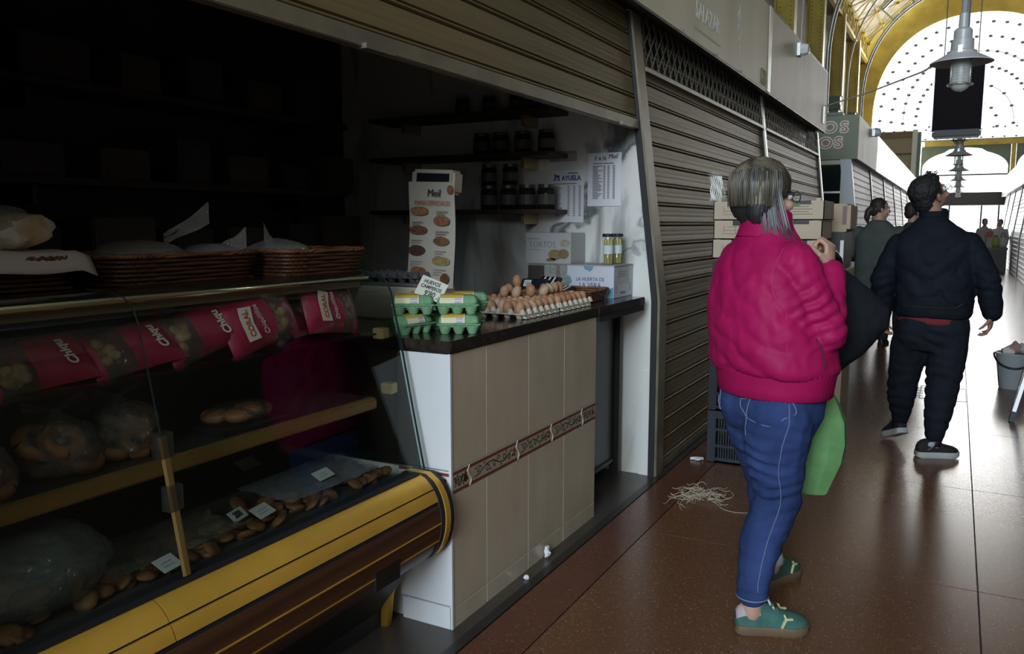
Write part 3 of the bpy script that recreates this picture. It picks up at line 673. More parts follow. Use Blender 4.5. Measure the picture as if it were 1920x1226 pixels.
# end cap: rubber and gold hoops round the bumper
def hoop(name, m, y0, y1, d):
    pr = [(bx(z) + d, z) for z in [.28 + .30 * i / 14 for i in range(15)]]
    MB().loft([[Vector((x, y, z)) for x, z in pr + [(-1.62, .58), (-1.62, .28)]] for y in (y0, y1)]).build(name, m, dc, smooth='auto')
hoop('end_hoop', M_gold, Y1 - .033, Y1 - .006, .006); hoop('end_hoop', M_rubber, Y1 - .056, Y1 - .034, .003); hoop('end_hoop', M_rubber, Y1 - .006, Y1 + .012, .008)
lg = MB().tube([(-1.60, Y1 - .04, .29), (-1.66, Y1 - .04, .22), (-1.70, Y1 - .04, .12), (-1.715, Y1 - .04, .0)], .022, 8); lg.build('end_foot', M_gold, dc, smooth=True)
# body, deck and rear
along('deck', [(-1.60, .56), (-1.60, .50), (-2.45, .50), (-2.45, .60), (-2.3, .60), (-2.25, .565)], M_deck)
along('rear_wall', [(-2.45, .29), (-2.49, .29), (-2.49, 1.22), (-2.45, 1.22)], M_casedark)
along('top_board', [(-1.86, 1.225), (-1.86, 1.252), (-2.50, 1.252), (-2.50, 1.225)], mat('case_top_board', (.030, .026, .02), .35), y1=2.30)
gp = [(-1.565, .585), (-1.60, .75), (-1.655, 1.02), (-1.692, 1.185), (-1.708, 1.222), (-1.74, 1.247), (-1.80, 1.2585), (-1.88, 1.259)]
gi = [(x - .005, z - .003) for x, z in reversed(gp)]
for ya, yb in ((Y0, 1.268), (1.272, Y1 - .002)):
    sweep(gp + gi, ya, yb).build('curved_glass', M_glass, dc, smooth='auto')
gl = [(-1.572, .585)] + [(x - .006, z - .004) for x, z in gp[1:]] + [(-2.40, 1.225), (-2.40, .585)]
sweep(gl, Y1 - .012, Y1 - .006).build('end_glass', M_glass, dc)
eg = MB().tube([(x, Y1, z) for x, z in gp], .0035, 5); eg.build('glass_edge', mat('dark_glass_edge', (.015, .026, .025), .25), dc)
eg = MB().tube([(x + .001, 1.27, z) for x, z in gp[:]], .0022, 5); eg.build('glass_edge', MATS['dark_glass_edge'], dc)
mu = MB(); mu.tube([(x + .003, 1.27, z) for x, z in ((-1.568, .59), (-1.60, .75), (-1.632, .92))], .0125, 6, flat=.4); mu.build('joint_strip', mat('dull_gold_strip', (.30, .19, .06), .4, .5), dc)
for z in (.90, .775): MB().box(-1.64 + (.89 - z) * .2, -1.612 + (.89 - z) * .2, 1.25, 1.29, z - .03, z + .03).build('glass_clip', film('clear_plastic_clip', (.55, .55, .5), .5, .15, .12, (.2, .2, .17)), dc)
# light rail under the top glass
lr = MB().tube([(-1.775, Y0, 1.238), (-1.775, Y1 - .03, 1.238)], .011, 10); lr.build('chrome_rail', mat('polished_rail', (.80, .72, .48), .16, .95), dc, smooth=True)
MB().box(-1.87, -1.80, Y0, Y1 - .03, 1.205, 1.226).build('lamp_housing', mat('housing_brown', (.16, .13, .07), .4), dc)
# shelves
M_shelfglass = film('shelf_glass', (.85, .92, .88), .35, .05)
sweep([(-1.72, 1.045), (-1.72, 1.051), (-2.05, 1.051), (-2.05, 1.045)], Y0, Y1 - .05).build('upper_shelf', M_shelfglass, dc)
sweep([(-1.735, .822), (-1.735, .828), (-2.2, .828), (-2.2, .822)], Y0, Y1 - .05).build('middle_shelf', mat('shelf_dark', (.03, .03, .028), .3), dc)
sweep([(-1.705, .795), (-1.705, .832), (-1.735, .836), (-1.735, .795)], Y0, Y1 - .07).build('shelf_front', mat('gold_wood_strip', (.22, .12, .025), .5, .2), dc, bevel=.006)
for x, z, l in ((-1.693, 1.05, 'clip'), (-1.662, .862, 'clip')):
    MB().box(x - .045, x, Y1 - .05, Y1 - .012, z - .018, z + .018).build('shelf_bracket', mat('brass_bracket', (.40, .27, .10), .35, .5), dc, bevel=.003)
# ------------------------------------------------------------------ far stall block on the left, with its end face and shutters
BX = -1.5
fb = thing('far_stall', 'far stall row with a green lettered end board and dark glass door', 'stall', (-2.6, 14.7, 0))
M_gboard = mat('sign_sage_green', (.27, .31, .22), .5, 0, .5, .12, 2.)
MB().box(-4.2, BX - .004, 14.66, 14.70, 2.48, 3.19).build('green_board', M_gboard, fb)
MB().box(-4.2, BX - .25, 14.63, 14.66, 3.19, 3.24).build('board_cap', M_green, fb)
MB().box(-4.2, -1.62, 14.72, 38.2, 3.0, 3.05).build('roof', M_dark, fb)
MB().box(-4.2, -1.95, 14.75, 14.8, 0, 2.48).build('end_wall', mat('stall_grey_wall', (.25, .25, .23), .6), fb)
MB().box(-2.75, -1.745, 14.70, 14.74, 0, 2.44).build('glass_door', mat('dark_door_glass', (.012, .018, .019), .08), fb)
MB().box(-2.85, -1.69, 14.69, 14.75, 2.40, 2.47).build('door_head', M_signedge, fb)
for a, b in ((-1.745, -1.68),): MB().box(a, b, 14.68, 14.75, 0, 2.47).build('door_jamb', M_signedge, fb)
MB().box(-2.7, -1.745, 14.685, 14.70, 1.93, 1.96).build('door_bar', M_alu, fb)
for z0 in (0,):
    pm = MB(); pm.loft([[Vector((x, y, z)) for x, y in ((fac(z) - .17, 14.67), (fac(z), 14.67), (fac(z), 14.76), (fac(z) - .17, 14.76))] for z in (0, 1., 2.48)]); pm.build('pilaster', mat('pale_blue_pilaster', (.62, .66, .70), .35), fb)
M_os_w = mat('letter_cream', (.88, .84, .76), .5); M_os_r = mat('letter_red', (.42, .07, .05), .5)
for ch, cx, zz in (('O', -1.947, 2.994), ('S', -1.725, 2.991), ('O', -2.003, 2.746), ('S', -1.804, 2.746)):
    F = lambda dy, dx=0, dz=0: frame((cx + dx, 14.659 - dy, zz + dz), (1, 0, 0), (0, 0, 1))
    text(ch, .25, F(0), M_os_w, 'lettering', fb, bold=.018, sx=1.12)
    text(ch, .25, F(.003), M_os_r, 'lettering', fb, sx=1.12, bold=-.003)
    text(ch, .25, F(.006, -.009, .009), mat('letter_pink', (.80, .70, .62), .5), 'lettering', fb, sx=1.12, bold=-.010)
M_white_panel = mat('glossy_white_panel', (.78, .76, .74), .26, 0, .5, .05, 3)
sg2 = thing('sign_board', 'pale blank sign fascia along the far stall row, beyond the green end board', 'sign', (BX, 20, 2.48))
yb = [14.70, 16.5, 18.2, 19.9, 21.6, 23.3, 25, 26.7, 28.4, 30.1, 31.8, 33.5, 35.2, 36.9, 38.2]
for i, (a, b) in enumerate(zip(yb[:-1], yb[1:])):
    MB().box(BX - .03, BX, a + .008, b - .008, 2.48, 3.18).build('panel', M_sign if i < 2 else M_white_panel, sg2, bevel=.002)
MB().box(BX - .5, BX - .03, 14.72, 38.2, 2.49, 2.52).build('soffit', M_dark, sg2)
fl2 = thing('flood_lamp', 'small pale wall lamp clamped to the top of the far sign fascia', 'lamp', (BX + .04, 16.9, 3.1))
MB().lathe([(.02, -.09), (.07, -.07), (.085, 0), (.07, .07), (.02, .09)], seg=10, M=Matrix.Translation((BX + .06, 17.0, 3.12)) @ Matrix.Rotation(radians(90), 4, 'Y')).build('housing', MATS['pale_grey_paint'], fl2, smooth='auto'); MB().box(BX, BX + .05, 16.92, 17.08, 3.05, 3.17).build('bracket', M_alu, fl2)
ys = [14.9, 18.2, 21.6, 25.0, 28.4, 31.8, 35.2, 38.2]
names = ['first', 'second', 'third', 'fourth', 'fifth', 'sixth', 'last']
for i, (a, b) in enumerate(zip(ys[:-1], ys[1:])):
    shutter(f'grey roller shutter of the far left row, {names[i]} beyond the green end board', -1, a, b - .1, 0, 2.45, 'shutters of the far left row', M_slat_grey, joined=i > 0)
    guide(f'pale shutter post of the far left row, closing the {names[i]} shutter there', -1, b - .09, b - .01, M_signedge, zt=2.49, group='posts of the far left row')
MB().box(-4.2, -1.68, 14.8, 38.2, 0, .01).build('stall_floor', M_conc, fb)
MB().box(-1.78, -1.74, 14.9, 38.2, 0, 2.5).build('inner_sheet', M_dark, fb)
# near row: inner sheets behind the shutters
nb = thing('near_stall', 'closed near stall row behind the bronze shutters', 'stall', (-2.5, 7.5, 0))
MB().box(-3.7, -1.70, 10.95, 11.02, 0, 2.6).build('end_wall', MATS['stall_grey_wall'], nb); MB().box(-1.80, -1.74, 4.47, 10.95, 0, 2.6).build('inner_sheet', M_dark, nb); MB().box(-3.7, -1.53, 4.47, 10.9, 2.6, 2.66).build('roof', M_dark, nb)
# ------------------------------------------------------------------ right-hand row
sg3 = thing('sign_board', 'glossy white sign fascia along the right-hand stall row', 'sign', (1.47, 24, 2.48))
yr = [8.9 + 1.7 * k for k in range(18)]
for a, b in zip(yr[:-1], yr[1:]): MB().box(1.47, 1.50, a + .008, b - .008, 2.48, 3.18).build('panel', M_white_panel, sg3, bevel=.002)
MB().box(1.50, 2.0, 8.9, 37.8, 2.49, 2.52).build('soffit', M_dark, sg3)
M_right = mat('bright_steel_slat', (.48, .49, .53), .36, .4)
for k in range(9):
    a = 8.9 + 3.21 * k; nm = ['nearest', 'second', 'third', 'fourth', 'fifth', 'sixth', 'seventh', 'eighth', 'farthest'][k]
    if a > 36: break
    shutter(f'bright steel shutter of the right-hand row, {nm} of that row', 1, a + .1, a + 3.12, 0, 2.45, 'shutters of the right row', M_right, joined=True)
    guide(f'bright steel shutter post of the right-hand row, before its {nm} shutter', 1, a, a + .09, M_right, zt=2.49, group='posts of the right row')
rs = thing('right_stall', 'body of the right-hand stall row behind its steel shutters', 'stall', (2.8, 22, 0))
MB().box(1.75, 1.8, 8.9, 37.8, 0, 2.5).build('inner_sheet', M_dark, rs); MB().box(1.49, 4, 8.85, 8.9, 0, 3.18).build('end_wall', MATS['stall_grey_wall'], rs); MB().box(1.52, 4, 8.9, 37.8, 3.1, 3.15).build('roof', M_dark, rs)
# ------------------------------------------------------------------ hanging lamps and display box
def make_lamp():
    t = thing('pendant_lamp', 'x', 'lamp', (0, 0, 2.33))
    MB().tube([(0, 0, 2.95), (0, 0, 11.405)], .022, 10).build('stem', mat('stem_grey', (.50, .51, .53), .4), t, smooth=True)
    MB().lathe([(.0, 2.96), (.032, 2.96), (.034, 2.86), (.05, 2.855), (.062, 2.84), (.062, 2.78), (.075, 2.775), (.078, 2.70), (.10, 2.69), (.10, 2.665), (0, 2.66)], seg=18).build('gear_housing', mat('lamp_grey', (.50, .51, .52), .4, .1), t, smooth='auto')
    MB().lathe([(.085, 2.69), (.10, 2.675), (.15, 2.648), (.212, 2.612), (.212, 2.606), (.148, 2.640), (.095, 2.665), (.083, 2.68)], seg=32).build('shade', mat('shade_grey_white', (.62, .62, .64), .4), t, smooth='auto')
    prof = [(.066, 2.66)]
    for i in range(9): z = 2.655 - .022 * i; prof += [(.068, z), (.0735, z - .006), (.0735, z - .014), (.068, z - .02)]
    prof += [(.066, 2.45), (.055, 2.425), (.033, 2.408), (.0, 2.40)]
    MB().lathe(prof, seg=24, caps=False).build('ribbed_glass', film('lamp_glass', (.93, .95, .94), .55, .08, .38, (.92, .93, .9)), t, smooth=True)
    MB().tube([(0, 0, 2.63), (0, 0, 2.47)], .018, 8).build('bulb', mat('frosted_bulb', (.85, .85, .82), .3), t, smooth=True)
    cg = MB()
    for k in range(4):
        a = pi / 4 + pi / 2 * k; c, s_ = cos(a), sin(a); cg.tube([(.088 * c, .088 * s_, 2.66), (.088 * c, .088 * s_, 2.455), (.072 * c, .072 * s_, 2.445)], .006, 6)
    cg.tube([(.085 * cos(a), .085 * sin(a), 2.452) for a in [2 * pi * j / 20 for j in range(21)]], .006, 6); cg.build('guard_cage', M_alu, t, smooth=True)
    tb = MB()
    for k in range(3): a = 2 * pi * k / 3 + .4; tb.box(.095 * cos(a) - .014, .095 * cos(a) + .014, .095 * sin(a) - .014, .095 * sin(a) + .014, 2.67, 2.72)
    tb.build('clamps', M_alu, t)
    return t
lm = make_lamp(); ln_ = ['nearest pendant lamp, grey dish shade and ribbed glass jar before the black box', 'pendant lamp right behind the black hanging box, mostly hidden', 'first pendant lamp seen below the black hanging box',
                         'second pendant lamp seen below the black hanging box', 'third pendant lamp seen below the black hanging box', 'fourth pendant lamp seen below the black hanging box', 'farthest pendant lamp, lowest in the row of shades']
for k in range(7):
    o = lm if k == 0 else copy_tree(lm)
    o.location = (-.045, 7.1 + 4.7 * k, 2.33 - .002 + (.0 if k else 0)); o['label'] = ln_[k]; o['group'] = 'pendant lamps down the aisle'
hb = thing('hanging_box', 'black flat hanging box behind the nearest pendant lamp', 'display box', (-.06, 11.2, 2.55))
MB().box(-.345, .185, 11.12, 11.28, 2.52, 3.26).build('case', mat('matt_black_violet', (.010, .008, .011), .7, 0, .12), hb, bevel=.008)
MB().box(-.355, -.335, 11.11, 11.29, 2.52, 3.26).build('side_trim', M_alu, hb); MB().box(.175, .195, 11.11, 11.29, 2.52, 3.26).build('side_trim', M_alu, hb)
MB().box(-.33, .18, 11.08, 11.3, 2.43, 2.52).build('lower_ledge', mat('ledge_charcoal', (.035, .035, .04), .5), hb, bevel=.02)
for x in (-.25, .1): MB().tube([(x, 11.2, 3.26), (x, 11.2, 11.40)], .006, 5).build('suspension_wire', M_dark, hb)
cb = MB().tube([(-1.49, 10.95, 2.87), (-.9, 9.6, 2.80), (-.35, 8.2, 2.74), (-.08, 7.15, 2.69)], .008, 6)
tag(cb.build('support_rod', mat('rod_pale', (.75, .74, .70), .4)), 'thin pale rod running from the corner of the near sign to the nearest lamp', 'rod')

# ------------------------------------------------------------------ stacked crates and cartons in front of the shutter
def crate(x0, y0, z0, w, d, h, label, m):
    t = thing('plastic_crate', label, 'crate', (x0 + w / 2, y0 + d / 2, z0), 'stacked plastic crates')
    mb = MB(); th = .012
    mb.box(x0, x0 + w, y0, y0 + d, z0, z0 + th)
    for a in (0, 1):
        for z, hh in ((0, .03), (h * .30, .015), (h * .62, .015), (h - .045, .045)):
            y = y0 if a == 0 else y0 + d - th; mb.box(x0, x0 + w, y, y + th, z0 + z, z0 + z + hh)
            x = x0 if a == 0 else x0 + w - th; mb.box(x, x + th, y0 + th, y0 + d - th, z0 + z, z0 + z + hh)
    mb.build('basket', m, t)
    for a in (0, 1):
        for b in (0, 1): MB().box(x0 - .003 + a * (w - .05 + .006), x0 + .047 + a * (w - .05 + .006), y0 - .003 + b * (d - .05 + .006), y0 + .047 + b * (d - .05 + .006), z0, z0 + h).build('corner_post', m, t, bevel=.004)
    sl = MB(); n = 20
    for i in range(1, n):
        x = x0 + .05 + (w - .1) * i / n
        for y in (y0, y0 + d - .008): sl.box(x - .004, x + .004, y + .002, y + .008, z0 + .02, z0 + h - .04)
        y = y0 + .05 + (d - .1) * i / n
        for x in (x0 + .002, x0 + w - .008): sl.box(x, x + .006, y - .004, y + .004, z0 + .02, z0 + h - .04)
    o = sl.build('side_slats', m, t); o['kind'] = 'stuff'
M_crate = mat('dark_blue_plastic', (.022, .032, .042), .4); M_crate2 = mat('black_crate_plastic', (.014, .016, .02), .4)
hs = [(.0, .315), (.318, .315), (.636, .30), (.939, .265)]
lb = ['dark blue slotted plastic crate standing on the floor, lowest of the stack by the shutter', 'dark plastic crate second from the floor in the stack behind the pink jacket',
      'dark plastic crate third from the floor in the stack behind the pink jacket', 'dark plastic crate topmost of its stack, under the cardboard trays']
for (z, h), l in zip(hs, lb): crate(-1.245, 4.78, z, .40, .56, h, l, M_crate if z == 0 else M_crate2)
gr = thing('green_stuff', 'x', 'x'); bpy.data.objects.remove(gr)
lv = MB(); random.seed(3)
for i in range(60):
    c = Vector((-1.22 + random.random() * .34, 4.81 + random.random() * .4, .02 + random.random() * .16)); a = random.random() * 6; l = .05
    lv.add([c, c + Vector((l * cos(a), l * sin(a), .02)), c + Vector((l * cos(a + .6), l * sin(a + .6), .05))], [(0, 1, 2)])
tag(lv.build('lettuce_leaves', mat('leaf_green', (.12, .24, .06), .6)), 'loose green leaves lying inside the lowest blue crate', 'vegetables', kind='stuff')
def carton_tray(x0, x1, y0, y1, z0, h, label, m, mark=None):
    t = thing('cardboard_tray', label, 'box', ((x0 + x1) / 2, (y0 + y1) / 2, z0), 'stacked cardboard trays')
    b = MB(); th = .005
    b.box(x0, x1, y0, y1, z0, z0 + th)
    b.box(x0, x1, y0, y0 + th, z0, z0 + h); b.box(x0, x1, y1 - th, y1, z0, z0 + h); b.box(x0, x0 + th, y0, y1, z0, z0 + h); b.box(x1 - th, x1, y0, y1, z0, z0 + h)
    b.build('tray_body', m, t)
    s = MB().box(x0 + .11, x0 + .30, y0 - .0015, y0 + .001, z0 + h - .028, z0 + h + .0); s.box(x1 - .17, x1 - .07, y0 - .0015, y0 + .001, z0 + h - .02, z0 + h)
    s.build('dark_slot', M_black, t)
    for x in (x0 + .02, x1 - .045): MB().box(x, x + .025, y0 + .006, y0 + .03, z0, z0 + h + .015).build('corner_post', m, t)
    pl = MB(); Mf = frame((x0, y0 - .001, z0), (1, 0, 0), (0, 0, 1))
    for k in range(3): pl.quad(Mf, .05 + .015 * k, .22, .03 + .02 * k, .0325 + .02 * k, .0004)
    pl.quad(Mf, .06, .063, .04, .08, .0004); pl.quad(Mf, .125, .128, .03, .075, .0004)
    if mark:
        for k in range(6): pl.quad(Mf, x1 - x0 - .17, x1 - x0 - .06 - .02 * (k % 2), .03 + .014 * k, .034 + .014 * k, .0004)
    pl.build('printed_lines', mat('faint_print', (.25, .19, .13), .8), t, fix=False)
    if mark:
        MB().quad(Mf, x1 - x0 - .22, x1 - x0 - .13, h - .03, h - .008, .0006).build('green_mark', mat('print_green', (.10, .22, .07), .7), t, fix=False); MB().quad(Mf, x1 - x0 - .21, x1 - x0 - .17, h - .024, h - .012, .0012).build('blue_mark', mat('print_blue', (.35, .5, .65), .7), t, fix=False)
zz = 1.222
cl_ = ['light cardboard tray with slot handles, lowest of the stack on the crates', 'light cardboard tray with a white arrow mark, middle of the stack on the crates', 'light cardboard tray with a green and blue print, topmost of its stack']
for k, h in enumerate((.108, .106, .106)):
    carton_tray(-1.25 + .004 * (k % 2), -.655 + .006 * k, 4.775, 5.17, zz, h, cl_[k], M_kraft2, k == 2); zz += h + .003
kb = thing('cardboard_box', 'brown cardboard box with a torn end on the second stack behind the trays', 'box', (-.66, 5.6, 1.37))
MB().box(-.79, -.60, 5.45, 5.85, 1.37, 1.545).build('carton', M_kraft, kb, bevel=.004); MB().box(-.625, -.603, 5.443, 5.449, 1.42, 1.53).build('label_patch', mat('dull_print', (.2, .14, .12), .7), kb); MB().box(-.60, -.58, 5.46, 5.84, 1.39, 1.535).build('torn_flap', M_kraft, kb)
bc = thing('black_crate', 'black plastic crate with a yellow triangle sticker under the brown box', 'crate', (-.68, 5.6, 1.12))
MB().box(-.80, -.605, 5.44, 5.86, 1.14, 1.368).build('crate_body', M_black, bc, bevel=.006); MB().prism([(0, 0), (.05, .02), (0, .07)], frame((-.672, 5.438, 1.21), (1, 0, 0), (0, 0, 1)), 0, .001).build('yellow_sticker', mat('sticker_yellow', (.55, .55, .1), .5), bc); MB().box(-.63, -.61, 5.436, 5.44, 1.17, 1.32).build('white_sticker', M_paper, bc)
lb2 = thing('cardboard_box', 'tall cardboard box standing on the floor under the black crate', 'box', (-.66, 5.6, 0))
MB().box(-.80, -.585, 5.43, 5.88, 0, 1.138).build('carton', M_kraft, lb2, bevel=.004); MB().box(-.75, -.63, 5.4285, 5.431, .9, 1.0).build('printed_patch', MATS['faint_print'], lb2)
# plastic bag of white strings hanging on the shutter above the cartons
sb_ = thing('string_bag', 'clear bag of white strings hanging above the left end of the cardboard trays', 'bag', (-1.27, 4.9, 1.54))
MB().grid(lambda u, v: (-1.285 + .085 * u + .01 * sin(v * 5), 4.80 + .008 * sin(u * 7 + v * 3), 1.545 + .165 * v + .01 * sin(u * 4)), 8, 8).build('bag_film', film('clear_bag', (.93, .95, .95), .55, .15, .12, (.8, .8, .78), .4, 30), sb_, smooth=True, fix=False)
st = MB()
for k in range(7):
    x = -1.275 + .010 * k; st.tube([(x + .004 * sin(q * 1.7 + k), 4.806 + .003 * (k % 2), 1.555 + .14 * q / 7) for q in range(8)], .0045, 5)
st.build('strings', mat('white_string', (.82, .80, .74), .8), sb_, smooth=True)
# ------------------------------------------------------------------ cleaning things at the right edge
bk = thing('bucket', 'pale grey plastic bucket with a black handle and rags near the right edge', 'bucket', (.50, 8.25, 0))
MB().lathe([(.0, 0), (.095, 0), (.10, .01), (.138, .30), (.146, .30), (.146, .315), (.134, .315), (.128, .29), (.092, .02), (0, .02)], (.50, 8.25, 0), 24, caps=False).build('pail', mat('grey_blue_plastic', (.40, .44, .47), .4), bk, smooth='auto')
MB().tube([(.50 + .15 * cos(a), 8.25 - .15 * abs(sin(a)) * .9 - .0, .30 - .11 * abs(sin(a))) for a in [pi * j / 12 for j in range(13)]], .009, 6).build('handle', M_black, bk, smooth=True)
def rag(name, c, r, m, label, seed):
    mb = MB().ball(c, *r, seg=16, rg=10); me_m = m
    b = MB(); b.v = [tuple(Vector(v) + (Vector(v) - Vector(c)).normalized() * .02 * noise.noise(Vector(v) * 22 + Vector((seed, 0, 0))) * 1.6) for v in mb.v]; b.f = mb.f; b.m = mb.m
    tag(b.build(name, m, smooth=True), label, 'cloth', 'rags in the bucket')
rag('rag', (.45, 8.2, .335), (.06, .05, .035), mat('white_rag', (.7, .68, .66), .9), 'white rag hanging over the left rim of the grey bucket', 1)
rag('rag', (.50, 8.23, .36), (.05, .06, .05), mat('brown_rag', (.40, .27, .21), .9), 'brown rag standing up in the middle of the grey bucket', 5)
rag('rag', (.565, 8.22, .345), (.05, .05, .04), mat('lilac_rag', (.50, .44, .56), .9), 'lilac rag on the right side of the grey bucket', 9)
sl_ = thing('stepladder', 'aluminium stepladder feet with dark rubber ends at the right edge', 'ladder', (.55, 6.9, 0))
def rail(a, b): return MB().beam(a, b, .055, .025, (1, 0, 0))
rail((.435, 6.83, .05), (.70, 6.95, 1.25)).build('rail', M_alu, sl_); rail((.435 + .03, 7.18, .05), (.66, 7.0, 1.25)).build('rail', M_alu, sl_)
rail((.86, 6.78, .05), (.83, 6.95, 1.25)).build('rail', M_alu, sl_); rail((.9, 7.2, .05), (.84, 7.0, 1.25)).build('rail', M_alu, sl_)
for a in ((.430, 6.825, 0), (.462, 7.185, 0), (.86, 6.78, 0), (.9, 7.2, 0)): MB().beam(Vector(a), Vector(a) + Vector((.014, .006, .075)), .065, .04, (1, 0, 0)).build('rubber_foot', mat('foot_slate', (.03, .04, .05), .5), sl_)
for q in (.25, .5, .75): MB().beam(Vector((.435, 6.83, .05)).lerp(Vector((.70, 6.95, 1.25)), q), Vector((.86, 6.78, .05)).lerp(Vector((.83, 6.95, 1.25)), q), .06, .02).build('step', M_alu, sl_)
MB().beam((.47, 6.87, .2), (.49, 7.16, .2), .02, .02).build('brace', M_alu, sl_)
MB().box(.66, .87, 6.9, 7.05, 1.245, 1.27).build('top_step', M_alu, sl_)
# ------------------------------------------------------------------ litter
random.seed(11); sh = MB()
for k in range(70):
    c = Vector((-1.10 + random.gauss(0, .055), 4.12 + random.gauss(0, .07), .004 + random.random() * .02)); a = random.random() * 6.3; L = .06 + random.random() * .07; q = random.uniform(-2.4, 2.4); pts = [c]
    for i in range(7): a += q / 7 + random.gauss(0, .15); c = c + Vector((cos(a), sin(a), 0)) * L / 7; pts.append(Vector((c.x, c.y, max(.002, c.z + .008 * sin(i)))))
    sh.tube(pts, .0011, 4)
for s_ in ((-1.12, 4.08, 3.6), (-1.02, 4.1, .2), (-.97, 4.0, -1.0)):
    c = Vector((s_[0], s_[1], .003)); a = s_[2]; pts = [c]
    for i in range(9): a += .22; c = c + Vector((cos(a), sin(a), 0)) * .022; pts.append(c)
    sh.tube(pts, .0013, 4)
tag(sh.build('paper_shreds', mat('straw_shreds', (.62, .55, .42), .8)), 'pile of pale straw shreds lying on the brown floor near the shutter', 'litter', kind='stuff')
def scrap(c, r, label, seed):
    mb = MB().ball(c, *r, seg=9, rg=6); b = MB(); b.f = mb.f; b.m = mb.m
    b.v = [tuple(Vector(v) + (Vector(v) - Vector(c)) * 1.1 * noise.noise(Vector(v) * 60 + Vector((seed, 0, 0)))) for v in mb.v]
    b.v = [(x, y, max(z, .003)) for x, y, z in b.v]
    tag(b.build('paper_scrap', M_paper), label, 'litter', 'paper scraps on the floor')
scrap((-1.462, 3.02, .03), (.014, .02, .03), 'crumpled white paper standing against the base of the tiled counter', 2); scrap((-1.44, 2.79, .010), (.010, .012, .007), 'small flat white paper scrap in the groove before the counter', 4)
scrap((-1.30, 4.77, .012), (.035, .02, .012), 'thin crumpled scrap lying at the foot of the bronze shutter', 6)
# ------------------------------------------------------------------ goods on the counter
ZT = 1.0285
M_cart = mat('egg_carton_green', (.22, .42, .235), .85, 0, .2, .15, 30, .35, 160)
M_label = mat('carton_label_cream', (.72, .70, .48), .6); M_yel = mat('label_yellow', (.62, .42, .07), .6); M_bar = mat('barcode_lilac', (.36, .38, .66), .6)
def make_carton():
    t = thing('egg_carton', 'x', 'egg carton')
    L, W = .075, .052; mb = MB()
    mb.box(-L + .006, L - .006, -W + .006, W - .006, .026, .036)
    for i in range(3):
        for j in (-1, 1): mb.lathe([(.0, 0), (.013, 0), (.016, .004), (.0265, .034)], (-.049 + .049 * i, j * .025, 0), 12)
    mb.build('cup_base', M_cart, t, smooth='auto')
    MB().box(-L - .003, L + .003, -W - .004, W + .004, .033, .037).build('rim', M_cart, t, bevel=.0015)
    ld = MB(); rr = []
    for z, k in ((.037, 1.), (.048, .97), (.058, .86), (.066, .68), (.068, .5)):
        a, b = L * (1 - (1 - k) * .55), W * k; n = []
        for q in range(24):
            th = 2 * pi * q / 24; c, s_ = cos(th), sin(th); e = .42
            n.append(Vector((a * math.copysign(abs(c) ** e, c), b * math.copysign(abs(s_) ** e, s_), z)))
        rr.append(n)
    ld.loft(rr)
    for i in range(3):
        for j in (-1, 1):
            if i == 1: continue
            ld.ball((-.050 + .05 * i, j * .022, .044), .024, .026, .024, seg=10, rg=7)
    ld.build('lid', M_cart, t, smooth=True)
    lb = MB(); f = lambda u, v: None
    pts = [(-.0525, .041), (-.0505, .050), (-.0455, .0595), (-.036, .0672), (-.02, .0695), (.02, .0695), (.036, .0672)]
    lb.loft([[Vector((x, y - .0012, z + .001)) for y, z in pts] for x in (-.062, .022)], closed=False, caps=False)
    lb.build('label', M_label, t, fix=False)
    yb_ = MB(); yb_.loft([[Vector((x, y - .002, z + .002)) for y, z in pts[2:6]] for x in (-.060, .018)], closed=False, caps=False); yb_.build('label_band', M_yel, t, fix=False)
    bc_ = MB()
    for k in range(7): bc_.add([Vector((-.008 + k * .0034, y - .0024, z + .0008)) for y, z in (pts[0], pts[2])] + [Vector((-.0055 + k * .0034, y - .0024, z + .0008)) for y, z in (pts[2], pts[0])], [(0, 1, 2, 3)])
    bc_.build('barcode', M_bar, t, fix=False)
    return t
ec = make_carton(); A = radians(30); ux, uy = Vector((cos(A), sin(A), 0)), Vector((-sin(A), cos(A), 0)); first = True
b0 = Vector((-1.568, 2.500, ZT))
for (i, j, k, dx, rz, lab) in ((0, 0, 0, 0, 0, 'green egg carton at the front corner of the counter, under another carton'), (0, 1, 0, .012, 3, 'green egg carton in the lower layer, behind the front corner carton'),
                              (-1, 0, 0, -.012, 48, 'green egg carton in the lower layer, nearest to the display case glass'), (-1, 1, 0, .02, 10, 'green egg carton in the lower layer, behind the one nearest the glass'),
                              (0, 0, 1, -.004, -1, 'green egg carton on the upper layer, directly in front of the menu poster'), (0, 1, 1, .03, 2, 'green egg carton on the upper layer, nearest to the grey egg tray'),
                              (-1, 0, 1, 0, 1, 'green egg carton on the upper layer, left one under the handwritten price card'), (-.75, 1, 1, 0, 2, 'green egg carton on the upper layer, hidden rearmost one by the poster foot')):
    o = ec if first else copy_tree(ec); first = False
    p = b0 + ux * (i * .163 + dx) + uy * (j * .112) + Vector((0, 0, k * .0705)); o.location = p; o.rotation_euler = (0, 0, A + radians(rz)); o['label'] = lab; o['group'] = 'green egg cartons on the counter'
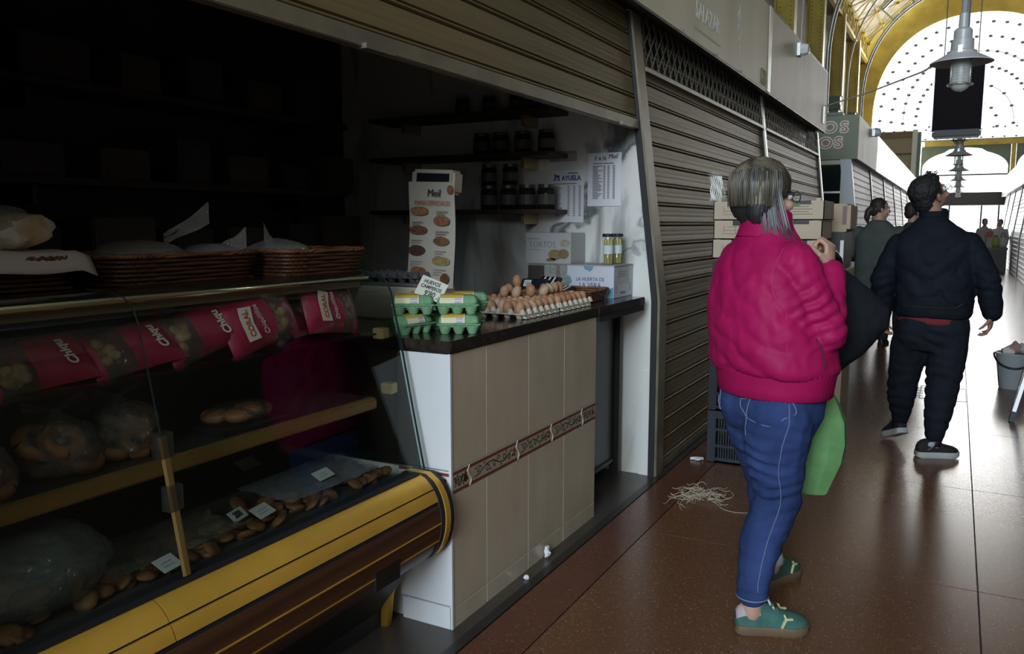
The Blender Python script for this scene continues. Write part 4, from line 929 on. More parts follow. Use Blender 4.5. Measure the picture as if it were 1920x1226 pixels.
# handwritten price card
pc = thing('price_card', 'white card with handwritten HUEVOS CAMPEROS 9\'80 above the egg cartons', 'price card', (-1.66, 2.475, 1.168))
Mc = frame((-1.658, 2.455, 1.187), (.80, .30, -.46), (-.44, .05, .68)) 
Mc = frame((-1.655, 2.452, 1.188), (.85, .28, -.36), (-.42, .14, .72))
MB().bar(Mc, -.050, .050, -.038, .038, -.001, 0).build('card', mat('card_cream', (.66, .67, .58), .6), pc)
MB().tube([Mc @ Vector((-.01, 0, -.004)), (-1.675, 2.50, 1.13)], .003, 6).build('card_holder', M_dark, pc)
for s_, z_, y_, x_ in (('HUEVOS', .020, .021, -.006), ('CAMPEROS', .019, .002, -.002), ("9'80 .", .030, -.021, .008)):
    text(s_, z_, Mc @ Matrix.Translation((x_, y_, .0004)) @ Matrix.Rotation(radians(4), 4, 'Z'), M_ink, 'handwriting', pc, sx=.82, shear=.12, bold=.0005)
# scale with customer display
M_scale = mat('scale_cream', (.60, .57, .45), .4)
wsc = thing('weighing_scale', 'cream weighing scale with a raised customer display behind the egg cartons', 'scale', (-2.1, 2.85, ZT))
MB().loft([[Vector((x, y, z)) for x, y in ((-2.06 - .17 * k, 2.85 - .14 * k), (-2.06 - .17 * k + .34 * k, 2.85 - .14 * k), (-2.06 + .17 * k, 2.85 + .16), (-2.06 - .17 * k, 2.85 + .16))] for z, k in ((ZT, 1.), (ZT + .07, .98), (ZT + .135, .86))]).build('body', M_scale, wsc, bevel=.006)
MB().box(-2.21, -1.93, 2.74, 2.98, ZT + .137, ZT + .15).build('plate', M_alu, wsc, bevel=.003)
MB().tube([(-2.055, 3.02, ZT + .1), (-2.055, 3.02, 1.60)], .018, 10).build('display_pole', M_alu, wsc, smooth=True)
Ms = frame((-1.985, 2.955, 1.605), (.97, .06, -.05), (.05, .05, 1))
MB().bar(Ms, -.105, .105, -.055, .047, -.09, 0).build('display_head', M_scale, wsc, bevel=.012)
MB().bar(Ms, -.075, .085, -.022, .030, -.002, .002).build('display_window', mat('dark_display', (.018, .02, .028), .12), wsc); MB().bar(Ms, -.105, -.02, -.10, -.05, -.085, -.03).build('display_neck', M_scale, wsc, bevel=.006)
# egg tray lying on the scale
def tray_mesh(nx, ny, p=.050):
    mb = MB(); h = .036
    mb.box(-p * nx / 2, p * nx / 2, -p * ny / 2, p * ny / 2, .018, .023)
    for i in range(nx):
        for j in range(ny): mb.lathe([(.010, 0), (.0125, 0), (.022, .022)], (p * (i - (nx - 1) / 2), p * (j - (ny - 1) / 2), 0), 10)
    for i in range(nx + 1):
        for j in range(ny + 1): mb.lathe([(.016, .020), (.010, .036), (.006, .042), (.0, .043)], (p * (i - nx / 2), p * (j - ny / 2), 0), 8)
    for j in range(ny):                            # scalloped outer lip, cup by cup
        for sx_ in (-1, 1):
            x = sx_ * p * nx / 2
            mb.add([Vector((x, p * (j - ny / 2) + .006, .030)), Vector((x, p * (j + 1 - ny / 2) - .006, .030)), Vector((x + sx_ * .014, p * (j + 1 - ny / 2) - .012, .002)), Vector((x + sx_ * .014, p * (j - ny / 2) + .012, .002))], [(0, 1, 2, 3)])
            mb.add([Vector((x, p * (j - ny / 2) + .006, .030)), Vector((x + sx_ * .014, p * (j - ny / 2) + .012, .002)), Vector((x, p * (j - ny / 2) + .002, .004))], [(0, 1, 2)]); mb.add([Vector((x, p * (j + 1 - ny / 2) - .006, .030)), Vector((x + sx_ * .014, p * (j + 1 - ny / 2) - .012, .002)), Vector((x, p * (j + 1 - ny / 2) - .002, .004))], [(0, 1, 2)])
    return mb
M_pulp = mat('grey_pulp', (.36, .34, .36), .9, 0, .2, .1, 40, .3, 150); M_pulp2 = mat('beige_pulp', (.60, .56, .45), .9, 0, .2, .1, 40, .3, 150)
def egg_tray(label, c, rz, nx, ny, m, dim=False):
    o = link_mesh('egg_tray', tray_mesh(nx, ny).mesh(m, smooth='auto', name='egg_tray'), None, c); o.rotation_euler = (0, 0, rz); tag(o, label, 'egg tray'); return o
egg_tray('dark empty egg tray lying on the plate of the weighing scale', (-2.07, 2.84, ZT + .151), .1, 5, 4, mat('dark_pulp', (.10, .10, .11), .9))
# egg trays on the counter and their eggs
T1 = (-1.715, 3.130, ZT); T2 = (-1.690, 3.465, ZT); RZ1 = radians(4)
egg_tray('grey pulp egg tray full of brown eggs beside the green cartons', (-1.80, 3.13, ZT), RZ1, 6, 6, M_pulp)
egg_tray('beige pulp egg tray full of brown eggs, nearer of the two beige ones at the counter edge', (-1.612, 3.175, ZT + .012), RZ1, 2, 6, M_pulp2) if False else None
M_eggs = [mat(f'eggshell_{k}', c, .5, 0, .3, .08, 20) for k, c in enumerate(((.46, .235, .125), (.52, .29, .17), (.40, .19, .09), (.56, .37, .25), (.62, .50, .34)))]
egg_prof = [(.0, -.027), (.009, -.0255), (.016, -.021), (.0205, -.012), (.0220, -.002), (.0205, .010), (.0165, .020), (.0105, .0268), (.004, .0295), (0, .030)]
egg_me = [MB().lathe(egg_prof, seg=16, caps=False).mesh(m, smooth=True, name='egg') for m in M_eggs]
random.seed(5)
def egg(p, label, group, k=None, tilt=.25):
    o = link_mesh('egg', egg_me[random.choice((0, 0, 1, 1, 2, 3)) if k is None else k], None, p)
    o.rotation_euler = (random.gauss(0, tilt), random.gauss(0, tilt), random.random() * 6); tag(o, label, 'egg', group); return o
c, s_ = cos(RZ1), sin(RZ1)
def cell(ctr, i, j, nx, ny, p=.05): a, b = p * (i - (nx - 1) / 2), p * (j - (ny - 1) / 2); return Vector((ctr[0] + a * c - b * s_, ctr[1] + a * s_ + b * c, ctr[2] + .040))
PP = .057
def eggtray30(label, c):
    o = link_mesh('egg_tray', tray_mesh(6, 6, PP).mesh(M_pulp2, smooth='auto', name='egg_tray'), None, c); return tag(o, label, 'egg tray')
T1 = Vector((-1.725, 3.140, ZT)); T2 = Vector((-1.720, 3.490, ZT))
o1 = bpy.data.objects.get('egg_tray.001')
if o1: bpy.data.objects.remove(o1)
eggtray30('pulp egg tray of brown eggs next to the green cartons, with empty front cells', T1)
eggtray30('pulp egg tray of brown eggs between the other egg tray and the wicker basket', T2)
for T, lab, grp in ((T1, 'brown egg sitting in a cell of the tray next to the green cartons', 'eggs in the near tray'), (T2, 'brown egg sitting in a cell of the tray beside the wicker basket', 'eggs in the far tray')):
    for i in range(6):
        for j in range(6):
            if T is T1 and j == 0 and i < 4: continue
            if T is T1 and j == 1 and i < 2: continue
            egg((T.x + PP * (i - 2.5), T.y + PP * (j - 2.5), ZT + .042), lab, grp, tilt=.12)
up2 = [((-1.80, 3.26), 'brown egg of the second layer'), ((-1.83, 3.36), ''), ((-1.735, 3.255), ''), ((-1.70, 3.33), ''), ((-1.665, 3.395), ''), ((-1.69, 3.445), ''), ((-1.69, 3.50), ''), ((-1.69, 3.555), ''), ((-1.69, 3.61), ''), ((-1.76, 3.31), ''), ((-1.75, 3.42), '')]
for (x, y), _ in up2[:4] + up2[9:]: egg((x, y, ZT + .086), 'egg lying loose in the heap on top of the egg trays, below the topmost one', 'eggs heaped on the trays')
for (x, y), k in zip([u[0] for u in up2[4:9]], (3, 2, 4, 1, 0)): egg((x, y, ZT + .086), ['pale pink egg heading the upper row of five', 'dark brown egg second in the upper row of five', 'cream egg in the middle of the upper row of five', 'light brown egg fourth in the upper row of five', 'tan egg last in the upper row of five'][(3, 2, 4, 1, 0).index(k)] + ' on the egg trays', 'upper row of eggs', k)
egg((-1.775, 3.335, ZT + .130), 'single egg on the very top of the heap of eggs', None, 0)
# wicker
M_wick = mat('wicker_brown', (.21, .085, .035), .5, 0, .5, .35, 30, 0, 60); M_wickd = mat('wicker_dark', (.085, .032, .014), .5, 0, .5, .35, 30)
def wicker(name, label, c, rz, L, W, H, m, n=9, flare=.02, group=None):
    t = thing(name, label, 'basket', (0, 0, 0), group); mb = MB()
    for k in range(n):
        q = k / (n - 1); a, b = L / 2 - flare * (1 - q), W / 2 - flare * (1 - q); pts = []; N = 60
        for i in range(N + 1):
            th = 2 * pi * i / N; cc, ss = cos(th), sin(th); e = .28
            x = a * math.copysign(abs(cc) ** e, cc); y = b * math.copysign(abs(ss) ** e, ss); d = .0028 * (1 if (i + k) % 2 else -1)
            nrm = Vector((cc, ss, 0)); pts.append(Vector((x, y, .006 + (H - .012) * q)) + nrm * d)
        mb.tube(pts, (H / n) * .52, 5, caps=False)
    mb.build('woven_side', m, t, kind='stuff', smooth=True)
    rb = MB()
    for ph in (0, pi):
        pts = []
        for i in range(121):
            th = 2 * pi * i / 120; cc, ss = cos(th), sin(th); e = .28; w_ = th * 34 + ph
            pts.append(Vector(((L / 2 + .002) * math.copysign(abs(cc) ** e, cc), (W / 2 + .002) * math.copysign(abs(ss) ** e, ss), H - .004)) + Vector((cc, ss, 0)) * .004 * cos(w_) + Vector((0, 0, .004 * sin(w_))))
        rb.tube(pts, .0045, 5, caps=False)
    rb.build('braided_rim', M_wick, t, smooth=True)
    MB().box(-L / 2 + flare + .004, L / 2 - flare - .004, -W / 2 + flare + .004, W / 2 - flare - .004, .002, .008).build('base', m, t)
    t.location = c; t.rotation_euler = (0, 0, rz); return t
wicker('wicker_basket', 'shallow brown wicker basket with dark packets, in front of the white printed box', (-1.725, 3.855, ZT), radians(3), .30, .30, .062, M_wick, 6)
for k, (x, y, z, rx_, rz, lab) in enumerate(((-1.935, 3.83, ZT + .075, .9, .1, 'black packet with a white number label, in the wicker basket behind the eggs'), (-1.865, 3.87, ZT + .085, 1.0, -.35, 'black striped packet leaning upright in the wicker basket'), (-1.80, 3.90, ZT + .045, .5, -.5, 'black striped packet lying low in the wicker basket, nearest the printed box'))):
    t = thing('food_packet', lab, 'packet', (0, 0, 0))
    MB().loft([[Vector((a, b, h)) for a, b in ((-.075 * k_, -.035 * k_), (.075 * k_, -.035 * k_), (.075 * k_, .035 * k_), (-.075 * k_, .035 * k_))] for h, k_ in ((-.014, .85), (-.006, 1), (.006, 1), (.014, .85))]).build('wrapper', mat('black_wrapper', (.02, .02, .028), .3), t, bevel=.004)
    if k == 0: MB().box(-.055, -.015, -.02, .02, .0141, .0148).build('number_label', M_paper, t); text('220', .022, frame((-.035, 0, .0152), (1, 0, 0), (0, 1, 0)), M_ink, 'lettering', t, sx=.8)
    else:
        sp = MB()
        for q in range(3): sp.prism([(-.05 + .035 * q, -.028), (-.038 + .035 * q, -.028), (-.024 + .035 * q, .028), (-.036 + .035 * q, .028)], frame((0, 0, .0141), (1, 0, 0), (0, 1, 0)), 0, .0006)
        sp.build('white_stripes', M_paper, t)
    t.location = (x, y, z); t.rotation_euler = (rx_, 0, rz)
# white printed carton with two jars on top
hx = thing('printed_box', 'white carton printed LA HUERTA DE LA VERA in the corner by the marble', 'box', (-1.71, 4.17, ZT))
M_wbox = mat('white_carton', (.62, .64, .72), .6); M_side = mat('white_carton_side', (.55, .55, .52), .6)
MB().box(-1.845, -1.575, 4.045, 4.32, ZT, ZT + .170).build('carton', M_wbox, hx, bevel=.002)
MB().box(-1.85, -1.57, 4.042, 4.322, ZT + .170, ZT + .174).build('top_flaps', mat('carton_grey_top', (.45, .45, .45), .7), hx)
Mh = frame((-1.71, 4.0438, ZT), (1, 0, 0), (0, 0, 1))
text('LA HUERTA DE', .028, Mh @ Matrix.Translation((.0, .098, 0)), M_blueink, 'lettering', hx, sx=.86); text('LA VERA', .036, Mh @ Matrix.Translation((.0, .066, 0)), M_blueink, 'lettering', hx, sx=.92)
M_aqua = mat('aqua_print', (.16, .36, .46), .6)
for pp in ([(-.04, .169), (.02, .169), (.012, .150), (-.004, .138), (-.012, .146), (-.03, .150)], [(-.134, .12), (-.115, .11), (-.105, .08), (-.134, .06)], [(.09, .0), (.134, .0), (.134, .06), (.11, .05), (.10, .02)]): MB().prism(pp, Mh, 0, .0006).build('aqua_splash', M_aqua, hx)
Mh2 = frame((-1.5745, 4.18, ZT), (0, 1, 0), (0, 0, 1)); sd = MB(); sd.quad(Mh2, -.09, .09, .075, .16, .0006); sd.build('side_panel', M_side, hx, fix=False)
sp = MB()
for k in range(3): sp.quad(Mh2, -.07, .05, .135 - .012 * k, .139 - .012 * k, .001)
sp.quad(Mh2, -.105, -.098, .03, .07, .001); sp.quad(Mh2, .105, .112, .03, .075, .001); sp.quad(Mh2, -.04, .04, .02, .03, .001); sp.build('printed_marks', M_greyink, hx, fix=False)
M_jar = film('jar_glass', (.95, .97, .9), .5, .04); M_spear = mat('asparagus_cream', (.56, .49, .22), .4, 0, .5, .2, 25)
def jar(x, y, z, label):
    t = thing('glass_jar', label, 'jar', (x, y, z), 'asparagus jars')
    pr = [(0, .001), (.030, .001), (.033, .006), (.033, .045), (.029, .055), (.028, .10), (.031, .112), (.033, .122), (.033, .142), (.030, .152)]
    MB().lathe(pr, (x, y, z), 18, caps=False).build('jar_body', M_jar, t, smooth=True)
    a = MB()
    for k in range(7):
        th = 2 * pi * k / 6; r = .016 if k < 6 else 0; cx, cy = x + r * cos(th), y + r * sin(th); a.tube([(cx, cy, z + .006), (cx, cy, z + .13), (cx, cy, z + .145)], [.0095, .0085, .003], 8)
    a.build('asparagus', M_spear, t, kind='stuff', smooth=True)
    MB().lathe([(0, .149), (.031, .149), (.0325, .152), (.0325, .163), (.030, .166), (0, .166)], (x, y, z), 18).build('lid', mat('dark_lid', (.03, .025, .05), .35), t, smooth='auto')
    MB().lathe([(.0298, .060), (.0298, .104)], (x, y, z), 18, caps=False, a0=radians(205), a1=radians(360)).build('label', mat('jar_label', (.62, .70, .74), .6), t) if False else None
    rr = []
    for zz in (.058, .104): rr.append([Vector((x + .0305 * cos(th), y + .0305 * sin(th), z + zz)) for th in [radians(215 + 10 * i) for i in range(14)]])
    MB().loft(rr, closed=False, caps=False).build('label', mat('jar_label', (.62, .70, .74), .6), t, smooth=True, fix=False)
    return t
jar(-1.645, 4.135, ZT + .174, 'jar of white asparagus in front of the other jar on the printed carton'); jar(-1.628, 4.225, ZT + .174, 'jar of white asparagus standing behind the other jar on the printed carton')
# cardboard box of flat cakes on another carton
lx = thing('printed_box', 'patterned carton underneath the TORTOS box behind the eggs', 'box', (-2.0, 4.24, ZT))
MB().box(-2.13, -1.875, 4.14, 4.325, ZT, ZT + .17).build('carton', mat('dull_carton', (.30, .28, .24), .7, 0, .3, .3, 14), lx); MB().box(-2.131, -2.03, 4.138, 4.1405, ZT + .0, ZT + .16).build('dark_panel', mat('dark_print_panel', (.06, .05, .045), .6), lx)
for x0, x1 in ((-2.025, -1.955), (-1.93, -1.88)): MB().box(x0, x1, 4.138, 4.1405, ZT + .02, ZT + .165).build('pale_panel', mat('pale_print_panel', (.40, .40, .37), .6, 0, .3, .25, 60), lx)
tx = thing('printed_box', 'white carton printed TORTOS with round cakes behind the eggs', 'box', (-2.0, 4.23, ZT + .172))
MB().box(-2.145, -1.865, 4.135, 4.325, ZT + .1715, ZT + .343).build('carton', mat('tortos_white', (.50, .50, .50), .55), tx, bevel=.002)
Mt = frame((-2.005, 4.1338, ZT + .1715), (1, 0, 0), (0, 0, 1)); text('TORTOS', .050, Mt @ Matrix.Translation((-.035, .105, 0)), M_greyink, 'lettering', tx, sx=.86, bold=-.0008)
for cx, cy, rx_, ry_, cc in ((.045, .05, .042, .030, (.34, .25, .11)), (.095, .055, .034, .028, (.28, .20, .09)), (.105, .115, .032, .020, (.46, .40, .32)), (.02, .022, .03, .010, (.30, .16, .08))):
    MB().prism([(cx + rx_ * cos(a), cy + ry_ * sin(a)) for a in [2 * pi * j / 18 for j in range(18)]], Mt, 0, .0008 + .0002 * (cx > .06)).build('cake_picture', mat('cake_%d' % int(cx * 1000), cc, .6, 0, .3, .2, 60), tx)
pl = MB(); pl.quad(Mt, -.13, -.05, .135, .142, .0006); pl.quad(Mt, -.12, -.04, .075, .079, .0006); pl.build('printed_lines', mat('pale_print', (.33, .32, .30), .6), tx, fix=False)
# sheets on the marble
def sheet(name, label, x0, x1, z0, z1, y=4.3435, m=M_paper): 
    t = thing(name, label, 'notice', ((x0 + x1) / 2, y, z0)); MB().grid(lambda u, v: (x0 + (x1 - x0) * u, y - .003 - .004 * sin(pi * u) * (1 - v), z0 + (z1 - z0) * v), 6, 6).build('sheet', m, t, smooth=True, fix=False); return t
s1_ = sheet('price_list', 'white bread price list headed PAN Meil taped to the marble, nearest the jamb', -1.857, -1.655, 1.520, 1.815)
Mp = frame((-1.756, 4.3345, 1.52), (1, 0, 0), (0, 0, 1))
text('P A N', .034, Mp @ Matrix.Translation((-.022, .262, 0)), M_ink, 'lettering', s1_, sx=.8); text('Meil', .036, Mp @ Matrix.Translation((.052, .272, 0)), M_ink, 'handwriting', s1_, sx=.9, shear=.2)
def rows(Mx, par, x0, x1, ztop, n, dz, cols_):
    r = MB(); random.seed(n)
    r.quad(Mx, x0, x1 * .8, ztop + .012, ztop + .017, 0)
    for k in range(n):
        z = ztop - dz * k; r.quad(Mx, x0, x0 + .028 + .03 * random.random(), z - .0022, z + .0022, 0)
        for cx in cols_: r.quad(Mx, cx, cx + .013, z - .0022, z + .0022, 0)
    o = r.build('printed_rows', M_greyink, par, fix=False); o['kind'] = 'stuff'
rows(Mp, s1_, -.068, .07, .222, 22, .0085, (-.005, .020, .052))
s2_ = sheet('price_list', 'grey-white sheet headed AYUELA with a small red and blue emblem, taped to the marble', -2.078, -1.880, 1.430, 1.725)
Mp = frame((-1.979, 4.3345, 1.43), (1, 0, 0), (0, 0, 1)); text('AYUELA', .038, Mp @ Matrix.Translation((.022, .250, 0)), M_blueink, 'lettering', s2_, sx=.86, bold=.0012); text('panaderia', .013, Mp @ Matrix.Translation((.03, .278, 0)), M_blueink, 'small_lettering', s2_, sx=.9) if False else None
q = MB(); q.quad(Mp, -.0, .066, .276, .281, 0); q.build('small_lettering', M_blueink, s2_, fix=False)
e = MB(); e.prism([(-.092, .235), (-.075, .268), (-.052, .268), (-.050, .235), (-.058, .235), (-.060, .255), (-.072, .255), (-.084, .235)], Mp, 0, .0006); e.build('emblem', M_blueink, s2_); e = MB(); e.prism([(-.088, .262), (-.080, .278), (-.070, .268)], Mp, 0, .0008); e.prism([(-.078, .238), (-.066, .250), (-.064, .238)], Mp, 0, .0008); e.build('emblem_red', M_redink, s2_)
rows(Mp, s2_, -.085, .07, .205, 18, .0098, (.0, .035, .07))
s3_ = sheet('small_notice', 'blank grey paper strip on the marble above the AYUELA sheet', -2.10, -1.925, 1.775, 1.835, m=mat('dull_paper', (.38, .38, .40), .6)); q = MB(); q.quad(frame((-1.95, 4.3345, 1.82), (1, 0, 0), (0, 0, 1)), -.02, .015, 0, .004, 0); q.build('printed_line', M_greyink, s3_, fix=False)
# bread menu poster in front of the scale
mp = thing('menu_poster', 'long paper bread menu headed Meil Panes Especiales hanging from the scale display', 'poster', (-1.95, 2.88, 1.15))
Mm = frame((-1.948, 2.872, 1.155), (.985, .09, -.03), (.02, .04, 1))
def poster_pt(u, v): return Mm @ Vector((-.108 + .216 * u + .006 * sin(v * 5), .44 * v, .006 * sin(v * 7) + .008 * (1 - v) * sin(u * 4)))
MB().grid(poster_pt, 6, 14).build('sheet', mat('menu_paper', (.45, .415, .35), .6), mp, smooth=True, fix=False)
Mo = Mm @ Matrix.Translation((.0, 0, .0175)); 
text('Meil', .044, Mo @ Matrix.Translation((.012, .392, -.006)), M_ink, 'lettering', mp, sx=.85, shear=.1); text('PANES ESPECIALES', .026, Mo @ Matrix.Translation((.004, .352, -.006)), mat('menu_red', (.45, .14, .07), .6), 'lettering', mp, sx=.78)
def bread(x, y, a, b, c, lobes=0):
    pts = []
    for j in range(20):
        th = 2 * pi * j / 20; k = 1 + .05 * lobes * cos(4 * th); pts.append((x + a * k * math.copysign(abs(cos(th)) ** .8, cos(th)), y + b * k * math.copysign(abs(sin(th)) ** .8, sin(th))))
    MB().prism(pts, Mo, -.006, -.0052).build('bread_picture', mat('bread_%d_%d' % (int(x * 1000), int(y * 1000)), c, .6, 0, .3, .3, 60, col2=tuple(v * .55 for v in c)), mp)
for b_ in ((-.055, .318, .042, .018, (.36, .17, .07)), (.052, .280, .037, .020, (.32, .13, .06)), (-.056, .238, .042, .018, (.20, .085, .045)), (.054, .195, .036, .018, (.24, .12, .04), 1), (-.060, .152, .040, .022, (.10, .045, .03), 1), (.056, .112, .042, .018, (.42, .30, .12)), (-.050, .062, .038, .022, (.36, .15, .06)), (.076, .040, .020, .022, (.18, .075, .03), 1), (.088, .408, .014, .018, (.26, .11, .05))): bread(*b_)
r = MB(); random.seed(4)
for x, y in ((.025, .318), (-.09, .272), (.025, .235), (-.09, .195), (.025, .152), (-.09, .105), (.02, .075)):
    for k in range(3): r.quad(Mo, x, x + .05 + .012 * random.random() - .012 * k, y - .010 * k - .0022, y - .010 * k + .0022, -.0058)
o = r.build('printed_rows', mat('menu_grey', (.26, .23, .2), .6), mp, fix=False); o['kind'] = 'stuff'

# ------------------------------------------------------------------ shelves inside the stall
M_shelf = mat('dark_wood_shelf', (.055, .032, .02), .6)
for k, z in enumerate((1.49, 1.805, 2.04)):
    sh = thing('wall_shelf', ['lowest', 'middle', 'topmost'][k] + ' dark wooden shelf on the marble wall inside the open stall', 'shelf', (-2.5, 4.2, z)); MB().box(-3.2, -1.98, 4.08, 4.34, z - .012, z + .012).build('board', M_shelf, sh, bevel=.002)
    for x in (-2.18, -3.0): MB().box(x - .01, x + .01, 4.16, 4.34, z - .07, z - .012).build('bracket', mat('brass_hook', (.5, .4, .2), .3, .7), sh)
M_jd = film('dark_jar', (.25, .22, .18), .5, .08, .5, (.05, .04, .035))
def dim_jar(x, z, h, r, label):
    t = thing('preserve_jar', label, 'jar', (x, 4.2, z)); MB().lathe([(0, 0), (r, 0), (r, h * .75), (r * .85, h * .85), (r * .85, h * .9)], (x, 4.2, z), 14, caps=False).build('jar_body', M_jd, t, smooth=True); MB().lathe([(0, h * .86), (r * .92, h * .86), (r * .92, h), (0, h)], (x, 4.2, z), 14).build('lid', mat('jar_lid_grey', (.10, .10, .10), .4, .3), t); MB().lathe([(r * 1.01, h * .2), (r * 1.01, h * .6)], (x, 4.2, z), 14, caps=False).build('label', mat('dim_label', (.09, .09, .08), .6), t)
    return t
z_ = ['lowest', 'middle', 'topmost']
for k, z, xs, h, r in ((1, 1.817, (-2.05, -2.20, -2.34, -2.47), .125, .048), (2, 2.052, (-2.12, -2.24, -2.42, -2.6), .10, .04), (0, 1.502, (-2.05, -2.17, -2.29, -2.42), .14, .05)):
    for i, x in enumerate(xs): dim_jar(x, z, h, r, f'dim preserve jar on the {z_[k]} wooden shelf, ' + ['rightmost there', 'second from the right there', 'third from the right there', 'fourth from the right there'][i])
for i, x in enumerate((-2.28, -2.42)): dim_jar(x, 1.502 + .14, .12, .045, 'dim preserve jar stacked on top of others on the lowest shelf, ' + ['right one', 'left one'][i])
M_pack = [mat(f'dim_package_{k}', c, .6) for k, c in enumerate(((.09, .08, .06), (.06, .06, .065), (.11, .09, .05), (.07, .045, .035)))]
random.seed(21)
for k, z in enumerate((1.25, 1.60, 2.0)):
    sh = thing('wall_shelf', ['lowest', 'middle', 'topmost'][k] + ' long dark shelf on the back wall of the open stall', 'shelf', (-3.5, 2.2, z)); MB().box(-3.61, -3.30, .2, 4.0, z - .015, z + .015).build('board', M_shelf, sh)
    for y in (.5, 2.1, 3.7): MB().box(-3.61, -3.40, y - .01, y + .01, z - .1, z - .015).build('bracket', M_dark, sh)
    y = 1.55; n = 0
    while y < 3.9:
        w_ = .2 + random.random() * .16; h = .13 + random.random() * .1
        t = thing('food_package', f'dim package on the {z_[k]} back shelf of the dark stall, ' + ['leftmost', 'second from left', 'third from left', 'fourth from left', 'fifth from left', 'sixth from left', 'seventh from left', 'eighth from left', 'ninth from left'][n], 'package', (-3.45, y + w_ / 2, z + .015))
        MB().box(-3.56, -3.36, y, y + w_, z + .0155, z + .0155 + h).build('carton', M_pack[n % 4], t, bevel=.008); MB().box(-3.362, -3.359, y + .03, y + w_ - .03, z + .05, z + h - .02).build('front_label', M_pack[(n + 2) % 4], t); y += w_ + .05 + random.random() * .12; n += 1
hg = thing('hanging_grid', 'dark grid louvre hanging under the ceiling of the open stall', 'lamp', (-2.3, 1.8, 2.3)); g = MB()
for k in range(9): g.box(-2.75 + .1 * k, -2.738 + .1 * k, 1.45, 2.45, 2.30, 2.36)
for k in range(11): g.box(-2.75, -1.94, 1.45 + .1 * k, 1.462 + .1 * k, 2.30, 2.36)
g.build('louvre', mat('louvre_brown', (.15, .11, .07), .4, .3), hg, kind='stuff'); MB().box(-2.78, -1.9, 1.42, 2.48, 2.36, 2.60).build('housing', M_int, hg)
# ------------------------------------------------------------------ baskets on the display case
ZC = 1.2535
b1 = wicker('wicker_basket', 'dark wicker basket at the left edge, lined with a white napkin of floury breads', (-2.15, .94, ZC), radians(88), .80, .34, .085, M_wickd, 7, group='baskets on the display case')
b2 = wicker('wicker_basket', 'dark wicker basket holding clear bags, in the middle of the case top', (-2.07, 1.630, ZC), radians(92), .52, .34, .085, M_wickd, 7, group='baskets on the display case')
b3 = wicker('wicker_basket', 'dark wicker basket nearest the scale at the right end of the case top', (-1.99, 2.115, ZC), radians(88), .38, .34, .085, M_wickd, 7, group='baskets on the display case')
M_film2 = film('crinkled_film', (.80, .82, .80), .9, .16, .22, (.62, .62, .58), 1.0, 26)
def sack(name, label, cat, c, r, seed, m, amp=.35, parent=None, grp=None, lo=None):
    mb = MB().ball(c, *r, seg=28, rg=18); b = MB(); b.f = mb.f; b.m = mb.m; out = []
    for v in mb.v:
        v = Vector(v); d = v - Vector(c); k = 1 + amp * (noise.noise(d * 14 + Vector((seed, 0, 0))) * .6 + .4 * abs(noise.noise(d * 30 + Vector((0, seed, 0)))))
        p = Vector(c) + d * k; 
        if lo is not None: p.z = max(p.z, lo)
        out.append(tuple(p))
    b.v = out
    if parent is not None: return b.build(name, m, parent, smooth=True)
    return tag(b.build(name, m, smooth=True), label, cat, grp)
M_loaf = mat('loaf_brown', (.22, .10, .04), .6, 0, .3, .4, 20, .3, 60)
def bread_bag(label, c, r, seed, tip):
    t = thing('bread_bag', label, 'bag', (c[0], c[1], ZC)); sack('film', '', '', c, r, seed, M_film2, .30, t, lo=ZC + .011)
    MB().ball((c[0], c[1], ZC + .0495), r[0] * .72, r[1] * .8, .034).build('loaf', M_loaf, t, smooth=True)
    n = 8; MB().grid(lambda u, v: Vector(c) + (Vector(tip) - Vector(c)) * (.35 + .65 * u) + Vector((.01 * sin(v * 9), 0, 1)) * (.055 * (v - .5) * (.6 + .5 * u) + .004 * sin(v * 14 + u * 6)), n, 8).build('bag_end', M_film2, t, smooth=True, fix=False)
    return t
bread_bag('clear bread bag in the middle basket with its end sticking up', (-2.06, 1.56, ZC + .075), (.11, .13, .045), 3, (-1.98, 1.75, ZC + .20))
bread_bag('crinkled clear bread bag at the right of the middle basket', (-2.03, 1.79, ZC + .07), (.10, .075, .04), 8, (-1.96, 1.875, ZC + .125))
bread_bag('clear bread bag lying in the basket nearest the scale', (-2.0, 2.05, ZC + .075), (.10, .10, .04), 13, (-2.0, 1.99, ZC + .14))
np_ = MB().grid(lambda u, v: (-2.36 + .41 * u + .006 * sin(v * 11) * (u > .9), .5 + .86 * v, ZC + .102 - .055 * max(0, u - .93) / .07 + .004 * sin(v * 17 + u * 3) + .003 * sin(u * 20) - .02 * max(0, v - .95) / .05), 40, 44)
o = np_.build('napkin', mat('white_napkin', (.66, .60, .56), .8), smooth=True, fix=False); so = o.modifiers.new('thick', 'SOLIDIFY'); so.thickness = .003; tag(o, 'white cloth napkin hanging over the front rim of the left wicker basket', 'cloth')
M_flour = mat('floury_pastry', (.80, .77, .68), .9, 0, .2, .35, 14, .4, 80, col2=(.50, .32, .14))
for k, (y, x, r, lab) in enumerate(((1.20, -2.07, (.06, .085, .045), 'floury pastry on the white napkin, rightmost of the three'), (1.02, -2.06, (.05, .06, .05), 'floury pastry on the white napkin, middle of the three'), (.86, -2.08, (.06, .07, .05), 'floury pastry on the white napkin at the picture edge'))):
    sack('floury_pastry', lab, 'pastry', (x, y, ZC + .098 + r[2] * .85), r, 20 + k, M_flour, .9, grp='pastries on the napkin', lo=ZC + .105)
sack('clear_cover', 'clear plastic cover laid over the floury pastries in the left basket', 'film', (-2.10, 1.06, ZC + .17), (.10, .24, .05), 31, M_film2, .25, lo=ZC + .112)
